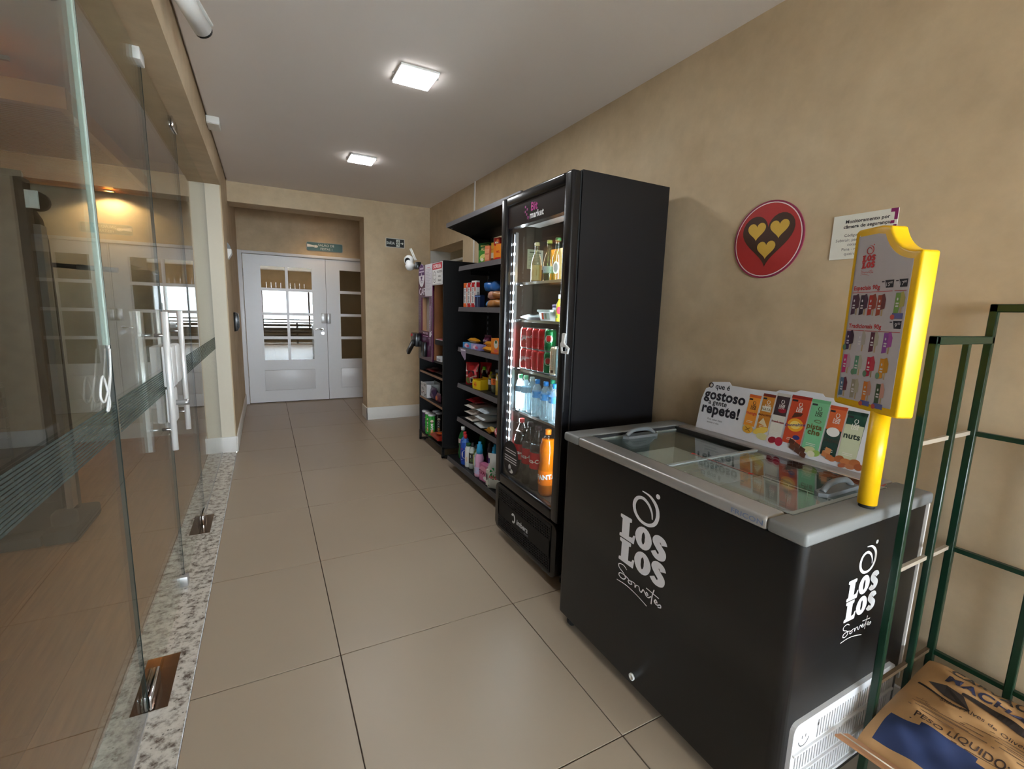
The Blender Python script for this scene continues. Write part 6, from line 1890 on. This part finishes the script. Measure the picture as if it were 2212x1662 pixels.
# card terminal and its holder
ct = thing('card_terminal', 'black card payment terminal hanging at the front of the purple coffee panel', 'payment terminal', (1.17, 2.93, 0.95))
part('holder', box(1.15, 2.88, 1.03, 1.2175, 3.06, 1.17), 'blackgloss', ct, bevel=0.01)
part('red_label', MB((196, 36, 44)).box(1.149, 2.995, 1.135, 1.151, 3.055, 1.16).poly([(0, 0), (0.05, 0), (0.0, 0.05)], plane((1.149, 3.05, 1.07), (0, -1, 0), (0, 0, 1)), 0.001, (200, 200, 200)), 'P', ct)
hs = part('handset', MB().prism(rrect(-0.032, -0.105, 0.032, 0.105, 0.025), plane((1.13, 2.99, 1.02), (0, -0.64, -0.77), (0.10, -0.76, 0.64)), -0.015, 0.015), 'blackgloss', ct, bevel=0.008)
pl = plane((1.13, 2.99, 1.02), (0, -0.64, -0.77), (0.10, -0.76, 0.64))
part('handset_label', MB().rect(-0.012, 0.0, 0.012, 0.085, pl, 0.0156 if pl(0, 0, 1).x < 1.13 else -0.0156, (170, 172, 176)), 'P', hs)
part('arm', box(1.185, 2.70, 0.94, 1.2175, 2.88, 1.09), 'blackgloss', ct, bevel=0.006)

# wifi camera
wc = thing('wifi_camera', 'white pan-tilt camera with two antennas on the top corner of the coffee cabinet', 'camera', (1.20, 3.12, 1.82))
cc_ = Vector((1.17, 3.19, 1.925))
part('clamp', box(1.20, 2.99, 1.83, 1.245, 3.09, 1.90), 'blackgloss', wc, bevel=0.006)
sp = MB((232, 232, 232))
sp.lathe([(0.0, 0.055), (0.03, 0.048), (0.048, 0.026), (0.052, 0.0), (0.046, -0.026), (0.038, -0.05), (0.05, -0.065), (0.042, -0.10), (0.015, -0.115)], 22, (0, 0, 0))
rt = Matrix.Rotation(R(-32), 3, 'X')
sp.v = [tuple(cc_ + rt @ Vector(p)) for p in sp.v]
part('camera_body', sp, 'plas', wc)
fc_ = MB((24, 24, 28)).lathe([(0.0, 0.006), (0.02, 0.004), (0.027, 0.0)], 18, cap=False)
fd = Vector((-0.50, -0.82, -0.20)).normalized()
q = fd.to_track_quat('Z', 'Y').to_matrix()
f2 = MB((24, 24, 28))
f2.add([tuple(cc_ + fd * 0.046 + q @ (Vector((p[0] * 1.15, p[1] * 1.3, p[2])))) for p in fc_.v], fc_.f, (24, 24, 28), True)
u2 = Vector((-0.25, -0.72, 0.55)).normalized(); q2 = u2.to_track_quat('Z', 'Y').to_matrix()
f2.add([tuple(cc_ + u2 * 0.047 + q2 @ (Vector(p) * 0.55)) for p in fc_.v], fc_.f, (24, 24, 28), True)
part('lens', f2, 'G', wc)
for dx in (0.0, 0.045):
    part('antenna', MB().tube([cc_ + Vector((0.05, -0.06 - dx, 0.0)), cc_ + Vector((0.02, 0.03 - dx, 0.125))], 0.006, 8), 'whitep', wc)
part('antenna', MB().tube([cc_ + Vector((-0.01, 0.04, 0.02)), cc_ + Vector((-0.02, 0.09, 0.03))], 0.005, 8), 'whitep', wc)

# ---------------------------------------------------------------- small fittings
bc = thing('bullet_camera', 'white bullet security camera hanging from the ceiling by the left beam', 'camera', (-0.46, 0.62, ZC))
part('mount', MB().lathe([(0.045, 0), (0.045, -0.012), (0.016, -0.016), (0.016, -0.03)], 18, (-0.47, 0.55, ZC)), 'whitep', bc)
a, b = Vector((-0.475, 0.50, 2.635)), Vector((-0.385, 0.735, 2.555))
part('housing', MB().tube([a, a.lerp(b, 0.96)], 0.036, 20), 'whitep', bc)
part('sunshield', MB().bar(a + Vector((0, 0, 0.037)), b + Vector((0.006, 0.02, 0.037)), 0.062, 0.008), 'whitep', bc)
part('lens_face', MB().tube([a.lerp(b, 0.955), a.lerp(b, 1.0)], 0.035, 20), 'blackgloss', bc)
bx = thing('ceiling_sensor', 'small white box fixed at the joint of ceiling and left beam', 'sensor', (-0.47, 2.3, ZC))
part('case', box(-0.51, 2.20, ZC - 0.045, -0.43, 2.37, ZC), 'whitep', bx, bevel=0.004)
part('cover_line', box(-0.505, 2.21, ZC - 0.048, -0.435, 2.36, ZC - 0.045), 'base', bx)
kp = thing('intercom', 'black handset intercom on the left wall beyond the white column', 'intercom', (XL, 3.95, 1.13))
part('wall_base', MB().prism([(0, 0.0), (0.035, 0.01), (0.05, 0.05), (0.045, 0.19), (0.02, 0.205), (0, 0.205)], plane((XL, 3.98, 1.12), (1, 0, 0), (0, 0, 1)), -0.09, 0.0), 'blackgloss', kp, bevel=0.004)
part('screen', box(XL + 0.046, 3.985, 1.20, XL + 0.048, 4.055, 1.29), 'screen', kp)
wl = thing('wall_sconce', 'small white wedge-shaped wall lamp high on the left wall before the door', 'wall lamp', (XL, 3.8, 1.86))
part('shade', MB().prism([(0, 0), (0.035, 0.06), (0.035, 0.10), (0, 0.10)], plane((XL, 3.66, 1.85), (1, 0, 0), (0, 0, 1)), -0.16, 0.0), 'whitep', wl, bevel=0.003)
part('shade_cap', MB().prism([(0, 0), (0.03, 0.0), (0.02, 0.035), (0, 0.06)], plane((XL, 3.67, 1.953), (1, 0, 0), (0, 0, 1)), -0.14, 0.0), 'greyp', wl)

ds = thing('door_sign', 'rounded grey-green plaque reading SALÃO DE FESTAS 1 above the double door', 'sign', (0.61, YD, 2.22))
pl = plane((0.611, YD - 0.012, 2.277), (1, 0, 0), (0, 0, 1))
part('plaque_back', MB().prism(rrect(-0.25, -0.062, 0.25, 0.062, 0.022), pl, -0.011, -0.004), plain('sign_back_grey', (150, 156, 154), 0.5), ds)
part('plaque', MB().prism(rrect(-0.243, -0.055, 0.243, 0.055, 0.018), pl, -0.006, 0.0), plain('sign_green', (62, 98, 96), 0.4), ds)
p = MB()
p.text('SALÃO DE', 0.02, 0.008, 0.048, pl, 0.0006, (214, 218, 212), 0.0)
p.text('FESTAS 1', 0.02, -0.043, 0.044, pl, 0.0006, (214, 218, 212), 0.0)
p.poly([(-0.24, -0.012), (-0.14, -0.004), (-0.13, 0.012), (-0.24, 0.03)], pl, 0.0006, (230, 228, 220)).poly(ell(-0.125, 0.002, 0.03, 0.02, 16), pl, 0.0010, (230, 228, 220))
p.stroke(ell(-0.125, 0.002, 0.018, 0.012, 14), 0.003, pl, 0.0014, (110, 130, 126), True)
part('plaque_print', p, 'P', ds)
es = thing('exit_sign', 'black exit sign reading SAÍDA with running figure and arrow on the pilaster', 'sign', (1.258, YP, 2.165))
pl = plane((1.258, YP - 0.004, 2.219), (1, 0, 0), (0, 0, 1))
part('sign_plate', MB().prism([(-0.118, -0.056), (0.118, -0.056), (0.118, 0.056), (-0.118, 0.056)], pl, -0.0035, 0.0, (206, 206, 200)), 'P', es)
p = MB()
p.rect(-0.110, -0.048, 0.110, 0.048, pl, 0.0005, (28, 34, 34))
p.text('SAÍDA', -0.056, -0.018, 0.044, pl, 0.001, (226, 230, 224), 0.02, 'C', 0.78)
p.rect(0.012, -0.042, 0.056, 0.042, pl, 0.001, (220, 226, 218))
FG = (34, 40, 38)
p.poly(ell(0.038, 0.030, 0.006, 0.006, 10), pl, 0.0014, FG)
for q_ in ([(0.036, 0.022), (0.032, 0.0)], [(0.032, 0.0), (0.044, -0.014), (0.036, -0.034)], [(0.032, 0.0), (0.024, -0.016), (0.014, -0.020)], [(0.036, 0.018), (0.048, 0.008)], [(0.036, 0.018), (0.022, 0.014), (0.018, 0.004)]):
    p.stroke(q_, 0.006, pl, 0.0014, FG)
p.rect(0.066, -0.005, 0.088, 0.005, pl, 0.001, (226, 230, 224)).poly([(0.084, -0.018), (0.104, 0.0), (0.084, 0.018)], pl, 0.001, (226, 230, 224))
part('sign_print', p, 'P', es)

# ---------------------------------------------------------------- gym: slatted ceiling panel, lamps, cable machine
cpn = thing('ceiling_panel', 'suspended slatted wood ceiling panel over the gym', 'ceiling panel', (-2.4, 3.0, 2.45))
part('panel_frame', MB().box(-3.9, 1.76, 2.46, -1.12, 4.10, 2.52).box(-1.15, 1.76, 2.43, -1.11, 4.10, 2.54).box(-3.9, 1.72, 2.43, -1.11, 1.76, 2.54).box(-3.9, 4.06, 2.43, -1.11, 4.10, 2.54), 'slat', cpn)
sl = MB()
k = 1.775
while k < 4.05:
    sl.box(-3.9, k, 2.445, -1.155, k + 0.024, 2.462)
    k += 0.036
part('slats', sl, 'slat', cpn, kind='stuff')
part('hanger', MB().box(-3.4, 2.0, 2.54, -3.3, 2.1, 2.78).box(-1.6, 2.0, 2.54, -1.5, 2.1, 2.78).box(-1.6, 3.8, 2.54, -1.5, 3.9, 2.78), 'black', cpn)
downlight((-1.45, 4.0, 2.428), 'warm downlight under the far edge of the slatted gym ceiling panel', 20, (R(12), 0, 0), 140, blend=0.25)
ws_ = thing('light_strip_offscreen', 'warm light strip along the near edge of the slatted gym ceiling panel', 'light strip', (-2.2, 1.70, 2.5))
part('strip_profile', box(-3.8, 1.66, 2.60, -1.3, 1.68, 2.62), 'alu', ws_)
part('strip_led_offscreen', box(-3.8, 1.68, 2.60, -1.7, 1.685, 2.61), 'warm2', ws_)
mc = thing('cable_machine', 'black gym cable machine with steel guide rail and weight stack behind the glass', 'gym machine', (-1.5, 1.85, 0))
smoke = plain('smoked_machine_panel', (15, 18, 18), 0.55, spec=0.3)
pl = plane((-1.455, 1.98, 0), (1, 0, 0), (0, 0, 1))
shp = [(-0.16, 0.02), (0.13, 0.02)] + [(0.13 - 0.0 * k, 0.5 + 0.3 * k) for k in range(4)] + [(0.125, 1.75), (0.11, 1.87), (0.075, 1.94), (0.04, 1.97), (-0.16, 1.97)]
part('shroud', MB().prism(shp, pl, -0.03, 0.03), smoke, mc, bevel=0.008)
part('upright', box(-1.78, 1.70, 0.02, -1.32, 1.80, 2.05), smoke, mc, bevel=0.006)
part('guide_rail', MB().bar((-1.255, 1.62, 0.22), (-1.26, 1.66, 1.80), 0.075, 0.03), 'steel', mc)
part('top_beam', MB().bar((-1.9, 1.80, 2.06), (-1.38, 1.90, 2.06), 0.07, 0.10), smoke, mc)
part('pulley', MB().lathe([(0.05, -0.015), (0.05, 0.015)], 18, (-1.25, 1.64, 1.92), axis='y'), 'rubber', mc)
part('pulley_plate', box(-1.29, 1.61, 1.88, -1.24, 1.625, 1.97), 'whitep', mc)
part('foot', box(-1.40, 1.60, 0.0, -1.24, 2.05, 0.09), 'rubber', mc, bevel=0.02)
part('foot', box(-1.9, 1.60, 0.0, -1.40, 1.72, 0.07), 'rubber', mc, bevel=0.02)
part('pad', MB().lathe([(0.0, 0.0), (0.06, 0.01), (0.06, 0.07), (0.03, 0.10)], 16, (-1.32, 1.70, 0.085)), 'rubber', mc)
ws2 = part('weight_stack', box(-1.66, 1.66, 0.25, -1.50, 1.70, 0.95), 'black', mc)
for k in range(12):
    part('weight_plate', box(-1.665, 1.652, 0.26 + k * 0.056, -1.495, 1.69, 0.31 + k * 0.056), 'greyp' if k == 20 else 'black', ws2)
bp_ = thing('barbell', 'dark bar with pale sleeve held out from the gym machine', 'barbell', (-1.2, 2.0, 1.6))
part('bar_grip', MB().tube([(-1.46, 2.05, 1.62), (-1.22, 2.02, 1.61)], 0.014, 12), 'black', bp_)
part('bar_sleeve', MB().tube([(-1.22, 2.02, 1.61), (-1.02, 2.0, 1.602)], 0.016, 12), 'greyp', bp_)
